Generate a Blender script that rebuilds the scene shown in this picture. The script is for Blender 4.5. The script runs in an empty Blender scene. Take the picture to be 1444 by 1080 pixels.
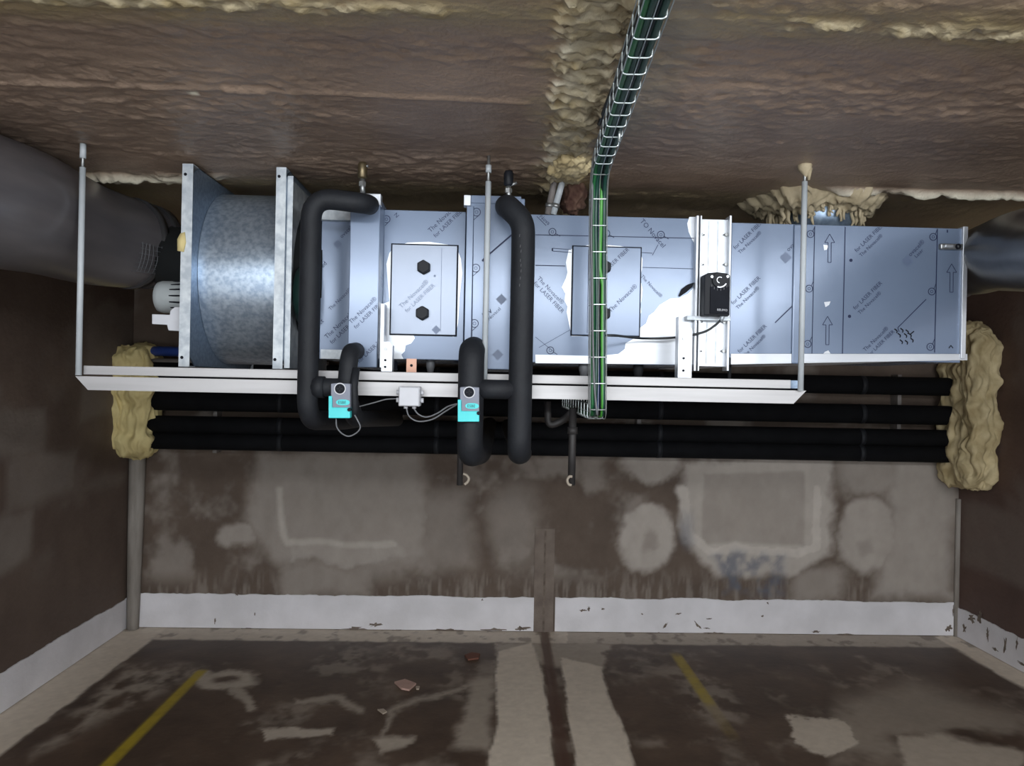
import bpy, bmesh, math, random
import numpy as np
from mathutils import Vector, Matrix, noise as mnoise
from mathutils.geometry import tessellate_polygon

random.seed(7)
sc = bpy.context.scene
COL = sc.collection

# ------------------------------------------------------------------ camera
W, H = 1444.0, 1080.0
F_PX = 1083.0
CAM_H = 1.6
YAW, ROLL = math.radians(1.7), math.radians(1.15)
cam_d = bpy.data.cameras.new('camera')
cam_d.sensor_width = 36.0
cam_d.lens = 36.0 * F_PX / W
cam_d.clip_start = 0.02
cam = bpy.data.objects.new('camera', cam_d)
COL.objects.link(cam)
CR = Matrix.Rotation(-YAW, 3, 'Z') @ Matrix.Rotation(math.pi / 2, 3, 'X') @ Matrix.Rotation(ROLL, 3, 'Z')
cam.matrix_world = Matrix.Translation((0, 0, CAM_H)) @ CR.to_4x4()
sc.camera = cam

# ------------------------------------------------------------------ light
sc.view_settings.view_transform = 'Standard'
sc.view_settings.look = 'None'
sc.view_settings.gamma = 1.0
sc.view_settings.use_curve_mapping = False
sc.view_settings.exposure = 0.3
world = bpy.data.worlds.new('world')
sc.world = world
world.use_nodes = True
world.node_tree.nodes['Background'].inputs[0].default_value = (0.92, 0.96, 1.0, 1)
world.node_tree.nodes['Background'].inputs[1].default_value = 2.2


def area(name, loc, aim, sx, sy, power, color=(1, 1, 1)):
    d = bpy.data.lights.new(name, 'AREA')
    d.shape = 'RECTANGLE'
    d.size, d.size_y, d.energy, d.color = sx, sy, power, color
    o = bpy.data.objects.new(name, d)
    COL.objects.link(o)
    o.location = loc
    v = Vector(aim) - Vector(loc)
    o.rotation_euler = v.to_track_quat('-Z', 'Y').to_euler()
    return o


# the fluorescent battens of the garage, under the ceiling behind the camera
area('batten_light', (0.75, -0.25, 2.27), (0.75, 3.0, 1.6), 4.2, 0.10, 56, (0.93, 0.97, 1.0))


# ------------------------------------------------------------------ pixel helpers (frame 1444 x 1080)
def ray(px, py):
    return CR @ Vector(((px - W / 2) / F_PX, -(py - H / 2) / F_PX, -1.0))


def P(px, py, Y):
    d = ray(px, py)
    return Vector((0, 0, CAM_H)) + d * (Y / d.y)


def PZ(px, py, z):
    d = ray(px, py)
    return Vector((0, 0, CAM_H)) + d * ((z - CAM_H) / d.z)


def rect(x0, y0, x1, y1, Y):
    """pixel box -> (X0, X1, Z0, Z1) on the plane Y"""
    mx, my = (x0 + x1) / 2, (y0 + y1) / 2
    return P(x0, my, Y).x, P(x1, my, Y).x, P(mx, y1, Y).z, P(mx, y0, Y).z


CRT = np.array(CR.transposed())


def project(X, Y, Z):
    q = np.stack([X, Y, Z - CAM_H], -1) @ CRT.T
    return W / 2 - F_PX * q[..., 0] / q[..., 2], H / 2 + F_PX * q[..., 1] / q[..., 2]


# layout: distances from the camera
YW, YU, YM, YB, YP, YT = 4.95, 2.80, 2.69, 2.60, 2.53, 2.47
CEIL = 2.36

# ------------------------------------------------------------------ materials
def lin(r, g, b):
    f = lambda c: (c / 255 / 12.92) if c / 255 <= 0.04045 else ((c / 255 + 0.055) / 1.055) ** 2.4
    return (f(r), f(g), f(b), 1)


def mat(name, rgb, rough=0.5, metal=0.0, var=0.0, scale=20, bump=0.0, bscale=80, rgb2=None, spec=0.5, stretch=None,
        rvar=0.0, detail=4):
    m = bpy.data.materials.new(name)
    m.use_nodes = True
    nt = m.node_tree
    b = nt.nodes['Principled BSDF']
    b.inputs['Roughness'].default_value = rough
    b.inputs['Metallic'].default_value = metal
    b.inputs['Specular IOR Level'].default_value = spec
    c1 = lin(*rgb)
    c2 = lin(*rgb2) if rgb2 else tuple(min(1, c * (1 + var)) for c in c1[:3]) + (1,)
    tc = nt.nodes.new('ShaderNodeTexCoord')
    mp = nt.nodes.new('ShaderNodeMapping')
    if stretch: mp.inputs['Scale'].default_value = stretch
    nt.links.new(tc.outputs['Object'], mp.inputs['Vector'])
    n = nt.nodes.new('ShaderNodeTexNoise')
    n.inputs['Scale'].default_value = scale
    n.inputs['Detail'].default_value = detail
    nt.links.new(mp.outputs['Vector'], n.inputs['Vector'])
    r = nt.nodes.new('ShaderNodeValToRGB')
    r.color_ramp.elements[0].position = 0.35
    r.color_ramp.elements[1].position = 0.65
    r.color_ramp.elements[0].color = c1
    r.color_ramp.elements[1].color = c2
    nt.links.new(n.outputs['Fac'], r.inputs['Fac'])
    nt.links.new(r.outputs['Color'], b.inputs['Base Color'])
    if rvar:
        mr = nt.nodes.new('ShaderNodeMapRange')
        mr.inputs['To Min'].default_value = max(0.02, rough - rvar)
        mr.inputs['To Max'].default_value = rough + rvar
        nt.links.new(n.outputs['Fac'], mr.inputs['Value'])
        nt.links.new(mr.outputs['Result'], b.inputs['Roughness'])
    if bump:
        n2 = nt.nodes.new('ShaderNodeTexNoise')
        n2.inputs['Scale'].default_value = bscale
        n2.inputs['Detail'].default_value = 5
        nt.links.new(mp.outputs['Vector'], n2.inputs['Vector'])
        bp = nt.nodes.new('ShaderNodeBump')
        bp.inputs['Strength'].default_value = bump
        bp.inputs['Distance'].default_value = 0.01
        nt.links.new(n2.outputs['Fac'], bp.inputs['Height'])
        nt.links.new(bp.outputs['Normal'], b.inputs['Normal'])
    return m


def marked_mat(name, base, base2, cr, cg, cb, rough=0.7, bump=0.3, bscale=60, nscale=6, spec=0.4, rough_r=None):
    """base paint with three kinds of marks (painted / bare / stained patches) held in the attribute 'marks'"""
    m = bpy.data.materials.new(name)
    m.use_nodes = True
    nt = m.node_tree
    L = nt.links.new
    b = nt.nodes['Principled BSDF']
    b.inputs['Roughness'].default_value = rough
    b.inputs['Specular IOR Level'].default_value = spec
    tc = nt.nodes.new('ShaderNodeTexCoord')
    n = nt.nodes.new('ShaderNodeTexNoise')
    n.inputs['Scale'].default_value = nscale
    n.inputs['Detail'].default_value = 8
    n.inputs['Roughness'].default_value = 0.65
    L(tc.outputs['Object'], n.inputs['Vector'])
    r = nt.nodes.new('ShaderNodeValToRGB')
    r.color_ramp.elements[0].position = 0.35
    r.color_ramp.elements[1].position = 0.68
    r.color_ramp.elements[0].color = lin(*base)
    r.color_ramp.elements[1].color = lin(*base2)
    L(n.outputs['Fac'], r.inputs['Fac'])
    at = nt.nodes.new('ShaderNodeAttribute')
    at.attribute_name = 'marks'
    sp = nt.nodes.new('ShaderNodeSeparateColor')
    L(at.outputs['Color'], sp.inputs['Color'])
    cur = r.outputs['Color']
    for ch, c in (('Red', cr), ('Green', cg), ('Blue', cb)):
        mx = nt.nodes.new('ShaderNodeMix')
        mx.data_type = 'RGBA'
        mx.inputs['B'].default_value = (1, 1, 1, 1)
        L(sp.outputs[ch], mx.inputs['Factor'])
        L(cur, mx.inputs[6])
        mx.inputs[7].default_value = lin(*c)
        cur = mx.outputs[2]
    L(cur, b.inputs['Base Color'])
    if rough_r is not None:
        mr = nt.nodes.new('ShaderNodeMapRange')
        mr.inputs['To Min'].default_value = rough
        mr.inputs['To Max'].default_value = rough_r
        L(sp.outputs['Red'], mr.inputs['Value'])
        L(mr.outputs['Result'], b.inputs['Roughness'])
    n2 = nt.nodes.new('ShaderNodeTexNoise')
    n2.inputs['Scale'].default_value = bscale
    n2.inputs['Detail'].default_value = 6
    L(tc.outputs['Object'], n2.inputs['Vector'])
    bp = nt.nodes.new('ShaderNodeBump')
    bp.inputs['Strength'].default_value = bump
    bp.inputs['Distance'].default_value = 0.01
    L(n2.outputs['Fac'], bp.inputs['Height'])
    L(bp.outputs['Normal'], b.inputs['Normal'])
    return m


M = {}
M['film'] = mat('blue_film_on_steel', (115, 130, 154), 0.24, 0.17, rgb2=(121, 136, 160), scale=3, rvar=0.04, bump=0.03, bscale=7)
M['steel'] = mat('bare_stainless', (200, 204, 210), 0.42, 0.6, var=0.05, scale=4, stretch=(1, 1, 12))
M['door_steel'] = mat('door_steel', (122, 130, 144), 0.32, 0.45, var=0.1, scale=4, bump=0.03, bscale=6)
M['galv'] = mat('galvanised_steel', (128, 146, 168), 0.42, 0.75, rgb2=(150, 168, 188), scale=70, rvar=0.07, detail=2)
M['drum'] = mat('drum_galvanised', (150, 166, 186), 0.34, 0.75, rgb2=(184, 198, 212), scale=60, rvar=0.07, detail=2)
M['galv_edge'] = mat('galvanised_edge', (176, 184, 192), 0.5, 0.45, rgb2=(208, 214, 218), scale=35)
M['rail'] = mat('rail_aluminium', (176, 175, 176), 0.5, 0.35, rgb2=(190, 189, 190), scale=6, stretch=(.3, 1, 6))
M['rod'] = mat('grey_plastic_sleeve', (176, 184, 190), 0.45, 0.0, rgb2=(190, 196, 200), scale=8)
M['thread'] = mat('zinc_thread', (150, 152, 152), 0.4, 0.8, var=0.2)
M['brass'] = mat('dull_brass', (120, 108, 84), 0.4, 0.8, var=0.3)
M['foamrub'] = mat('black_pipe_insulation', (25, 27, 32), 0.66, 0.0, rgb2=(31, 34, 39), scale=14, bump=0.15, bscale=60, spec=0.35)
M['blackpipe'] = mat('black_insulation_bundle', (16, 17, 20), 0.85, 0.0, rgb2=(22, 23, 26), scale=10, spec=0.15)
M['blackplastic'] = mat('black_plastic', (22, 25, 31), 0.55, var=0.2, spec=0.3)
M['greyplastic'] = mat('grey_plastic', (120, 126, 140), 0.5, rgb2=(128, 132, 146))
M['turq'] = mat('turquoise_plastic', (60, 205, 210), 0.4, rgb2=(72, 214, 216))
M['white'] = mat('pale_grey_plastic', (196, 198, 204), 0.5, rgb2=(202, 204, 210))
M['print'] = mat('blue_print', (30, 40, 72), 0.5, rgb2=(34, 44, 76), spec=0.3)
M['print_pale'] = mat('pale_print', (92, 106, 132), 0.4, 0.1, rgb2=(98, 112, 138))
M['ink'] = mat('black_ink', (18, 21, 29), 0.7, rgb2=(23, 26, 34), spec=0.2)
M['dark'] = mat('dark_gap', (20, 22, 26), 0.8)
M['darkgreen'] = mat('dark_green_paint', (14, 40, 36), 0.5, var=0.4)
M['fabric'] = mat('dark_flexible_fabric', (14, 18, 20), 0.9)
M['foam'] = mat('cream_spray_foam', (226, 210, 152), 0.75, rgb2=(206, 188, 132), scale=9, bump=0.3, bscale=40)
M['foam_old'] = mat('aged_spray_foam', (168, 150, 110), 0.75, rgb2=(206, 190, 150), scale=9, bump=0.3, bscale=40)
M['foam_grey'] = mat('grey_spray_foam', (186, 172, 144), 0.75, rgb2=(158, 144, 116), scale=12, bump=0.3, bscale=40)
M['wire'] = mat('zinc_wire', (176, 184, 184), 0.35, 0.7, var=0.15)
M['c_green'] = mat('green_cable', (32, 92, 54), 0.4, rgb2=(38, 102, 60))
M['c_bright'] = mat('bright_green_cable', (66, 142, 52), 0.4, rgb2=(72, 150, 58))
M['c_teal'] = mat('dark_green_cable', (22, 58, 50), 0.4, rgb2=(28, 66, 56))
M['c_black'] = mat('black_cable', (18, 24, 28), 0.4, rgb2=(24, 30, 34))
M['c_blue'] = mat('blue_cable', (40, 66, 140), 0.4, rgb2=(48, 74, 150))
M['c_grey'] = mat('grey_cable', (96, 98, 102), 0.5, rgb2=(110, 112, 116))
M['duct'] = mat('duct_in_grey_film', (92, 89, 92), 0.3, 0.15, rgb2=(106, 102, 104), scale=5, bump=0.25, bscale=5, stretch=(1, .5, 3))
M['duct_dark'] = mat('dark_duct_film', (58, 58, 60), 0.3, 0.15, rgb2=(68, 67, 68), scale=5, bump=0.25, bscale=5)
M['copper'] = mat('copper_bracket', (190, 148, 128), 0.5, 0.3, var=0.1)
M['rust'] = mat('rusty_concrete', (62, 36, 28), 0.9, rgb2=(104, 80, 66), scale=18, bump=0.6, bscale=30)
M['conduit'] = mat('grey_conduit', (112, 106, 104), 0.5, rgb2=(132, 126, 122), scale=14)
M['drain'] = mat('dark_drain_hose', (38, 36, 36), 0.6, rgb2=(46, 44, 44))
M['drain_print'] = mat('faint_pipe_print', (84, 84, 88), 0.6)
M['pale_hose'] = mat('pale_hose_end', (150, 140, 126), 0.6)
M['chip_pink'] = mat('pink_tile', (182, 150, 138), 0.7, var=0.1)
M['chip_brown'] = mat('brown_chip', (110, 70, 56), 0.8)
M['chip_white'] = mat('white_chip', (176, 162, 146), 0.7)
M['motor'] = mat('grey_motor_paint', (160, 166, 168), 0.5, var=0.08)
M['trim'] = mat('grey_render_strip', (132, 125, 118), 0.8, rgb2=(160, 154, 147), scale=5, stretch=(4, 4, .6), bump=0.2)
M['seam'] = mat('joint_cover', (104, 92, 84), 0.8, rgb2=(128, 116, 106), scale=7, bump=0.2)


# ------------------------------------------------------------------ mesh builder
class MB:
    def __init__(self):
        self.bm = bmesh.new()

    def poly(self, pts, smooth=False):
        vs = [self.bm.verts.new(p) for p in pts]
        f = self.bm.faces.new(vs)
        f.smooth = smooth
        return self

    def box(self, x0, x1, y0, y1, z0, z1):
        v = [self.bm.verts.new((x, y, z)) for x in (x0, x1) for y in (y0, y1) for z in (z0, z1)]
        for q in ((0, 1, 3, 2), (4, 6, 7, 5), (0, 4, 5, 1), (2, 3, 7, 6), (0, 2, 6, 4), (1, 5, 7, 3)):
            self.bm.faces.new([v[i] for i in q])
        return self

    def prism(self, poly_xz, y0, y1):
        """closed outline in X,Z extruded in Y"""
        a = [self.bm.verts.new((x, y0, z)) for x, z in poly_xz]
        b = [self.bm.verts.new((x, y1, z)) for x, z in poly_xz]
        n = len(a)
        for t in tessellate_polygon([[Vector((x, z, 0)) for x, z in poly_xz]]):
            try:
                self.bm.faces.new([a[i] for i in t])
                self.bm.faces.new([b[i] for i in reversed(t)])
            except ValueError:
                pass
        for i in range(n):
            self.bm.faces.new((a[i], b[i], b[(i + 1) % n], a[(i + 1) % n]))
        return self

    def tube(self, pts, r, seg=16, caps=True, sq=None):
        pts = [Vector(p) for p in pts]
        rs = r if isinstance(r, (list, tuple)) else [r] * len(pts)
        t0 = (pts[1] - pts[0]).normalized()
        u = t0.orthogonal().normalized()
        if abs(t0.z) < 0.9: u = (Vector((0, 0, 1)) - t0 * t0.z).normalized()
        rings, tp = [], t0
        for i, p in enumerate(pts):
            a = pts[max(i - 1, 0)]; c = pts[min(i + 1, len(pts) - 1)]
            t = (c - a)
            t = t.normalized() if t.length > 1e-9 else tp
            u = tp.rotation_difference(t) @ u
            u = (u - t * u.dot(t)).normalized()
            w = t.cross(u)
            rings.append([self.bm.verts.new(p + (u * math.cos(k * 2 * math.pi / seg) + w * math.sin(k * 2 * math.pi / seg)) * rs[i])
                          for k in range(seg)])
            tp = t
        for i in range(len(rings) - 1):
            for k in range(seg):
                f = self.bm.faces.new((rings[i][k], rings[i][(k + 1) % seg], rings[i + 1][(k + 1) % seg], rings[i + 1][k]))
                f.smooth = seg > 6
        if caps:
            self.bm.faces.new(list(reversed(rings[0])))
            self.bm.faces.new(rings[-1])
        return self

    def disc_y(self, c, r, y0, y1, seg=24, rot=0.0):
        """short cylinder with its axis along Y, centre c (x,z)"""
        pts = [(c[0] + r * math.cos(rot + k * 2 * math.pi / seg), c[1] + r * math.sin(rot + k * 2 * math.pi / seg)) for k in range(seg)]
        return self.prism(pts, y0, y1)

    def ring_y(self, c, r0, r1, y0, y1, seg=28, a0=0.0, a1=2 * math.pi):
        full = abs(a1 - a0 - 2 * math.pi) < 1e-6
        n = seg
        vs = []
        for k in range(n if full else n + 1):
            a = a0 + (a1 - a0) * k / n
            vs.append([self.bm.verts.new((c[0] + r * math.cos(a), y, c[1] + r * math.sin(a))) for r, y in ((r0, y0), (r1, y0), (r1, y1), (r0, y1))])
        m = len(vs)
        for k in range(m if full else m - 1):
            p, q = vs[k], vs[(k + 1) % m]
            for j in range(4):
                self.bm.faces.new((p[j], p[(j + 1) % 4], q[(j + 1) % 4], q[j]))
        return self


def fillet(pts, rad, n=7):
    pts = [Vector(p) for p in pts]
    rads = rad if isinstance(rad, (list, tuple)) else [rad] * len(pts)
    out = [pts[0]]
    for i in range(1, len(pts) - 1):
        a, b, c = pts[i - 1], pts[i], pts[i + 1]
        d0, d1 = (a - b), (c - b)
        r = min(rads[i], d0.length * .49, d1.length * .49)
        p0, p1 = b + d0.normalized() * r, b + d1.normalized() * r
        for k in range(n + 1):
            t = k / n
            out.append(p0 * (1 - t) ** 2 + b * 2 * t * (1 - t) + p1 * t * t)
    out.append(pts[-1])
    return out


def smooth_curve(pts, n=8):
    """Catmull-Rom through pts"""
    pts = [Vector(p) for p in pts]
    q = [pts[0] * 2 - pts[1]] + pts + [pts[-1] * 2 - pts[-2]]
    out = []
    for i in range(1, len(q) - 2):
        for k in range(n):
            t = k / n
            a, b, c, d = q[i - 1], q[i], q[i + 1], q[i + 2]
            out.append(0.5 * (2 * b + (c - a) * t + (2 * a - 5 * b + 4 * c - d) * t * t + (3 * b - a - 3 * c + d) * t ** 3))
    out.append(pts[-1])
    return out


def obj(name, mb, material, parent=None, bevel=0.0, recalc=True, subsurf=0):
    """link the builder's bmesh as one mesh object; world coordinates in, local coordinates out"""
    bm = mb.bm if isinstance(mb, MB) else mb
    if recalc: bmesh.ops.recalc_face_normals(bm, faces=bm.faces)
    me = bpy.data.meshes.new(name)
    bm.to_mesh(me)
    bm.free()
    me.materials.append(M[material] if isinstance(material, str) else material)
    o = bpy.data.objects.new(name, me)
    COL.objects.link(o)
    if parent is not None:
        org = Vector(parent['origin'])
        o.parent = parent
    else:
        co = np.empty(len(me.vertices) * 3)
        me.vertices.foreach_get('co', co)
        co = co.reshape(-1, 3)
        lo, hi = co.min(0), co.max(0)
        org = Vector(((lo[0] + hi[0]) / 2, (lo[1] + hi[1]) / 2, lo[2]))
        o.location = org
    me.transform(Matrix.Translation(-org))
    o['origin'] = list(org)
    if bevel:
        b = o.modifiers.new('bevel', 'BEVEL')
        b.width = bevel
        b.segments = 2
        b.limit_method = 'ANGLE'
    return o


def thing(name, label, cat, loc, group=None):
    o = bpy.data.objects.new(name, None)
    COL.objects.link(o)
    o.location = loc
    o.empty_display_size = 0.1
    o['origin'] = list(loc)
    return tag(o, label, cat, group)


def tag(o, label, cat, group=None):
    o['label'] = label
    o['category'] = cat
    if group: o['group'] = group
    return o


def structure(o, label=None):
    o['kind'] = 'structure'
    if label: o['label'] = label
    return o


# ------------------------------------------------------------------ numpy noise and shape masks
rng = np.random.default_rng(3)
TAB = rng.random((256, 256))


def vnoise(x, y):
    xi, yi = np.floor(x).astype(int), np.floor(y).astype(int)
    fx, fy = x - xi, y - yi
    fx, fy = fx * fx * (3 - 2 * fx), fy * fy * (3 - 2 * fy)
    g = lambda a, b: TAB[a & 255, b & 255]
    return (g(xi, yi) * (1 - fx) + g(xi + 1, yi) * fx) * (1 - fy) + (g(xi, yi + 1) * (1 - fx) + g(xi + 1, yi + 1) * fx) * fy


def fbm(x, y, o=5):
    s, a, t = 0, 0.5, 0
    for i in range(o):
        s = s + a * vnoise(x * 2 ** i + 17.3 * i, y * 2 ** i + 9.1 * i)
        t += a
        a *= 0.55
    return s / t


def sstep(a, b, x):
    t = np.clip((x - a) / (b - a), 0, 1)
    return t * t * (3 - 2 * t)


def sd_poly(px, py, poly):
    """signed distance to a closed polygon, negative inside"""
    d = np.full(px.shape, 1e9)
    ins = np.zeros(px.shape, bool)
    n = len(poly)
    for i in range(n):
        ax, ay = poly[i]; bx, by = poly[(i + 1) % n]
        ex, ey = bx - ax, by - ay
        t = np.clip(((px - ax) * ex + (py - ay) * ey) / (ex * ex + ey * ey + 1e-9), 0, 1)
        d = np.minimum(d, np.hypot(px - ax - t * ex, py - ay - t * ey))
        c = ((ay > py) != (by > py)) & (px < (bx - ax) * (py - ay) / (by - ay + 1e-12) + ax)
        ins ^= c
    return np.where(ins, -d, d)


def sd_line(px, py, pts):
    d = np.full(px.shape, 1e9)
    for (ax, ay), (bx, by) in zip(pts[:-1], pts[1:]):
        ex, ey = bx - ax, by - ay
        t = np.clip(((px - ax) * ex + (py - ay) * ey) / (ex * ex + ey * ey + 1e-9), 0, 1)
        d = np.minimum(d, np.hypot(px - ax - t * ex, py - ay - t * ey))
    return d


def ell(px, py, cx, cy, rx, ry):
    return (np.hypot((px - cx) / rx, (py - cy) / ry) - 1) * min(rx, ry)


def blob(d, soft):
    return 1 - sstep(-soft, soft, d)


def grid_obj(name, A, B, C3, material, marks, parent=None):
    """grid of points (arrays of one shape) -> one mesh with the colour attribute 'marks'"""
    nr, nc = A.shape
    co = np.stack([A, B, C3], -1).reshape(-1, 3)
    idx = np.arange(nr * nc).reshape(nr, nc)
    q = np.stack([idx[:-1, :-1], idx[:-1, 1:], idx[1:, 1:], idx[1:, :-1]], -1).reshape(-1, 4)
    me = bpy.data.meshes.new(name)
    me.vertices.add(len(co)); me.vertices.foreach_set('co', co.ravel())
    me.loops.add(q.size); me.loops.foreach_set('vertex_index', q.ravel())
    me.polygons.add(len(q)); me.polygons.foreach_set('loop_start', np.arange(0, q.size, 4))
    me.polygons.foreach_set('use_smooth', np.ones(len(q), bool))
    me.update(calc_edges=True)
    at = me.attributes.new('marks', 'FLOAT_COLOR', 'POINT')
    r, g, b = [np.clip(np.broadcast_to(m, A.shape), 0, 1) for m in marks]
    at.data.foreach_set('color', np.stack([r, g, b, np.ones_like(r)], -1).ravel())
    me.materials.append(material)
    o = bpy.data.objects.new(name, me)
    COL.objects.link(o)
    o['origin'] = [0, 0, 0]
    return o


# ------------------------------------------------------------------ the room
XL = P(180, 888, YW).x
XR = P(1348, 895, YW).x
Y0 = -1.2

# --- back wall
xs = np.arange(XL, XR + 0.011, 0.011); zs = np.concatenate([np.arange(0, 1.42, 0.011), np.linspace(1.45, CEIL + 0.1, 20)])
Xg, Zg = np.meshgrid(xs, zs)
px, py = project(Xg, np.full_like(Xg, YW), Zg)
wx = px + 26 * (fbm(px / 45, py / 45) - .5) + 8 * (fbm(px / 9, py / 9) - .5)
wy = py + 26 * (fbm(px / 45 + 50, py / 45) - .5) + 8 * (fbm(px / 9, py / 9 + 70) - .5)
n1 = fbm(px / 60, py / 60); n2 = fbm(px / 14, py / 20); n3 = fbm(px / 5, py / 40)
R = np.zeros_like(px)
add = lambda R, m, a: np.maximum(R, np.clip(m, 0, 1) * a)
R = add(R, blob(sd_poly(wx, wy, [(372, 640), (600, 640), (600, 790), (540, 800), (380, 790), (340, 740)]), 16), .42)
R = add(R, blob(sd_poly(wx * .4 + px * .6, wy * .4 + py * .6, [(400, 650), (560, 650), (565, 762), (400, 765)]), 5), .36)
R = add(R, blob(np.abs(sd_line(wx * .35 + px * .65, wy * .35 + py * .65, [(393, 690), (395, 740), (404, 764), (555, 768)])) - 8, 7), .66)
R = add(R, blob(sd_poly(wx, wy, [(404, 764), (575, 764), (585, 785), (500, 800), (410, 790)]), 8), .5)
R = add(R, blob(ell(wx, wy, 335, 757, 24, 20), 6), .48)
R = add(R, blob(sd_poly(wx, wy, [(585, 690), (660, 690), (665, 800), (590, 800)]), 20), .28)
R = add(R, blob(sd_poly(wx, wy, [(400, 790), (540, 795), (520, 840), (400, 840)]), 14), .34)
R = add(R, blob(ell(wx, wy, 725, 740, 36, 60), 20), .25)
fr = sd_poly(wx * .3 + px * .7, wy * .3 + py * .7, [(988, 664), (1137, 664), (1137, 770), (988, 768)])
R = add(R, blob(sd_poly(wx, wy, [(962, 650), (1172, 645), (1172, 780), (1110, 812), (1010, 815), (958, 740)]), 9), .66)
R = np.where(fr < 0, R * (1 - sstep(0, 6, -fr)) + .47 * sstep(0, 6, -fr), R)
R = add(R, blob(np.abs(sd_line(wx * .6 + px * .4, wy * .6 + py * .4, [(962, 690), (975, 750), (1005, 776), (1120, 777), (1150, 768), (1152, 690)])) - 9, 5), .84)
R = add(R, blob(ell(wx, wy, 912, 757, 41, 46), 7), .62)
R = R - .22 * blob(ell(wx, wy, 914, 762, 13, 13), 6)
R = add(R, blob(ell(wx, wy, 1222, 755, 43, 52), 9), .55)
R = R - .12 * blob(ell(wx, wy, 1216, 770, 9, 9), 5)
R = add(R, blob(ell(wx, wy, 918, 650, 42, 28), 7), .55)
R = add(R, blob(ell(wx, wy, 1225, 665, 50, 34), 12), .42)
R = add(R, blob(sd_poly(wx, wy, [(1255, 640), (1345, 640), (1345, 845), (1230, 845), (1250, 740)]), 18), .5)
R = add(R, blob(sd_poly(wx, wy, [(1120, 800), (1190, 800), (1190, 845), (1110, 845)]), 12), .35)
R = add(R, sstep(.5, .72, n1) * sstep(835, 800, py) * .9 + .0, .32)
R = add(R, sstep(790, 832, py) * sstep(.42, .75, n3), .2)
R = np.clip(R * (0.82 + .36 * n2), 0, 1)
G = blob(np.abs(sd_line(wx * .2 + px * .8, wy * .2 + py * .8, [(394, 690), (395, 735), (402, 758)])) - 1.5, 3) * .2 * n2
B = blob(sd_poly(wx, wy, [(1010, 782), (1105, 780), (1100, 838), (1020, 838)]), 10) * sstep(.3, .7, n2) * .75
B = np.maximum(B, blob(ell(wx, wy, 972, 745, 10, 22), 8) * .5)
M['wallb'] = marked_mat('brown_painted_wall', (86, 73, 63), (103, 89, 78), (206, 198, 189), (225, 220, 215), (92, 98, 112),
                        rough=0.75, bump=0.25, bscale=50, nscale=4)
structure(grid_obj('wall_back', Xg, np.full_like(Xg, YW), Zg, M['wallb'], (R, G, B)))

# --- side walls
def side_wall(name, X, base, base2, patches):
    ys = np.concatenate([np.linspace(Y0, 1.4, 12), np.arange(1.5, YW + .03, .03)]); zs = np.arange(0, CEIL + .12, .03)
    Yg, Zg = np.meshgrid(ys, zs)
    n = fbm(Yg * 3 + 3, Zg * 3); n_ = fbm(Yg * 14, Zg * 14)
    R = np.zeros_like(Yg)
    for (y0, y1, z0, z1, a) in patches:
        d = np.maximum(np.maximum(y0 - Yg, Yg - y1), np.maximum(z0 - Zg, Zg - z1))
        R = np.maximum(R, blob(d + .12 * (n - .5), .035) * a * 1.4 * (.7 + .6 * n_))
    R = np.maximum(R, sstep(.55, .8, n) * .25)
    m = marked_mat(name + '_paint', base, base2, (140, 132, 124), (60, 60, 60), (50, 46, 44), rough=0.7, bump=0.3, bscale=40, nscale=3)
    return structure(grid_obj(name, np.full_like(Yg, X), Yg, Zg, m, (R, 0 * R, 0 * R)))

side_wall('wall_left', XL, (86, 72, 64), (102, 87, 77),
          [(3.7, 4.3, .95, 1.18, .35), (3.25, 3.9, .68, .92, .4), (3.4, 4.0, 1.2, 1.42, .35), (2.5, 3.6, 1.2, 1.5, .3), (4.35, 4.93, 1.35, 2.0, .3),
           (3.9, 4.9, .93, 1.0, .2)])
side_wall('wall_right', XR, (80, 62, 55), (94, 74, 66), [(4.3, 4.9, .5, .9, .2), (3.5, 4.5, .7, 1.0, .12)])

# --- floor
ys = np.concatenate([np.linspace(Y0, 2.7, 18), np.arange(2.75, YW + .001, .011)])
ys = np.append(ys, YW); xs = np.arange(XL, XR + .0115, .0115)
Xg, Yg = np.meshgrid(xs, ys)
px, py = project(Xg, np.maximum(Yg, .5), 0 * Xg)
wx = px + 22 * (fbm(Xg * 9, Yg * 9) - .5) + 7 * (fbm(Xg * 40, Yg * 40) - .5)
wy = py + 12 * (fbm(Xg * 9 + 40, Yg * 9) - .5) + 5 * (fbm(Xg * 40, Yg * 40 + 30) - .5)
n1 = fbm(Xg * 3.5, Yg * 3.5); n2 = fbm(Xg * 14, Yg * 10); n3 = fbm(Xg * 40, Yg * 40)
xa = PZ(210, 905, 0).x; xb = PZ(1334, 908, 0).x; yb = PZ(760, 907, 0).y
edge = .03 * (n2 - .5)
R = np.maximum(blob(Xg - xa + edge, .012), blob(xb - Xg + edge * 1.6, .02))
back = blob(yb - Yg + edge, .02)
R = np.maximum(R * .92, back * np.where(px > 800, .55, .8))
R = np.maximum(R, .9 * blob(sd_poly(wx * .35 + px * .65, wy * .35 + py * .65, [(704, 918), (752, 905), (762, 940), (775, 1010), (806, 1440), (640, 1440), (692, 1055), (703, 1020), (698, 960)]), 2.5))
R = np.maximum(R, .85 * blob(sd_poly(wx * .35 + px * .65, wy * .35 + py * .65, [(790, 925), (848, 938), (858, 985), (880, 1025), (985, 1440), (866, 1440), (800, 1000)]), 2.5))
R = np.maximum(R, .45 * blob(sd_poly(wx, wy, [(700, 905), (860, 905), (850, 940), (790, 940), (705, 925)]), 5))
S = np.zeros_like(R)
S = np.maximum(S, .78 * blob(sd_poly(wx, wy, [(1105, 1007), (1195, 1018), (1210, 1048), (1170, 1068), (1118, 1050)]), 2.5))
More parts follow.
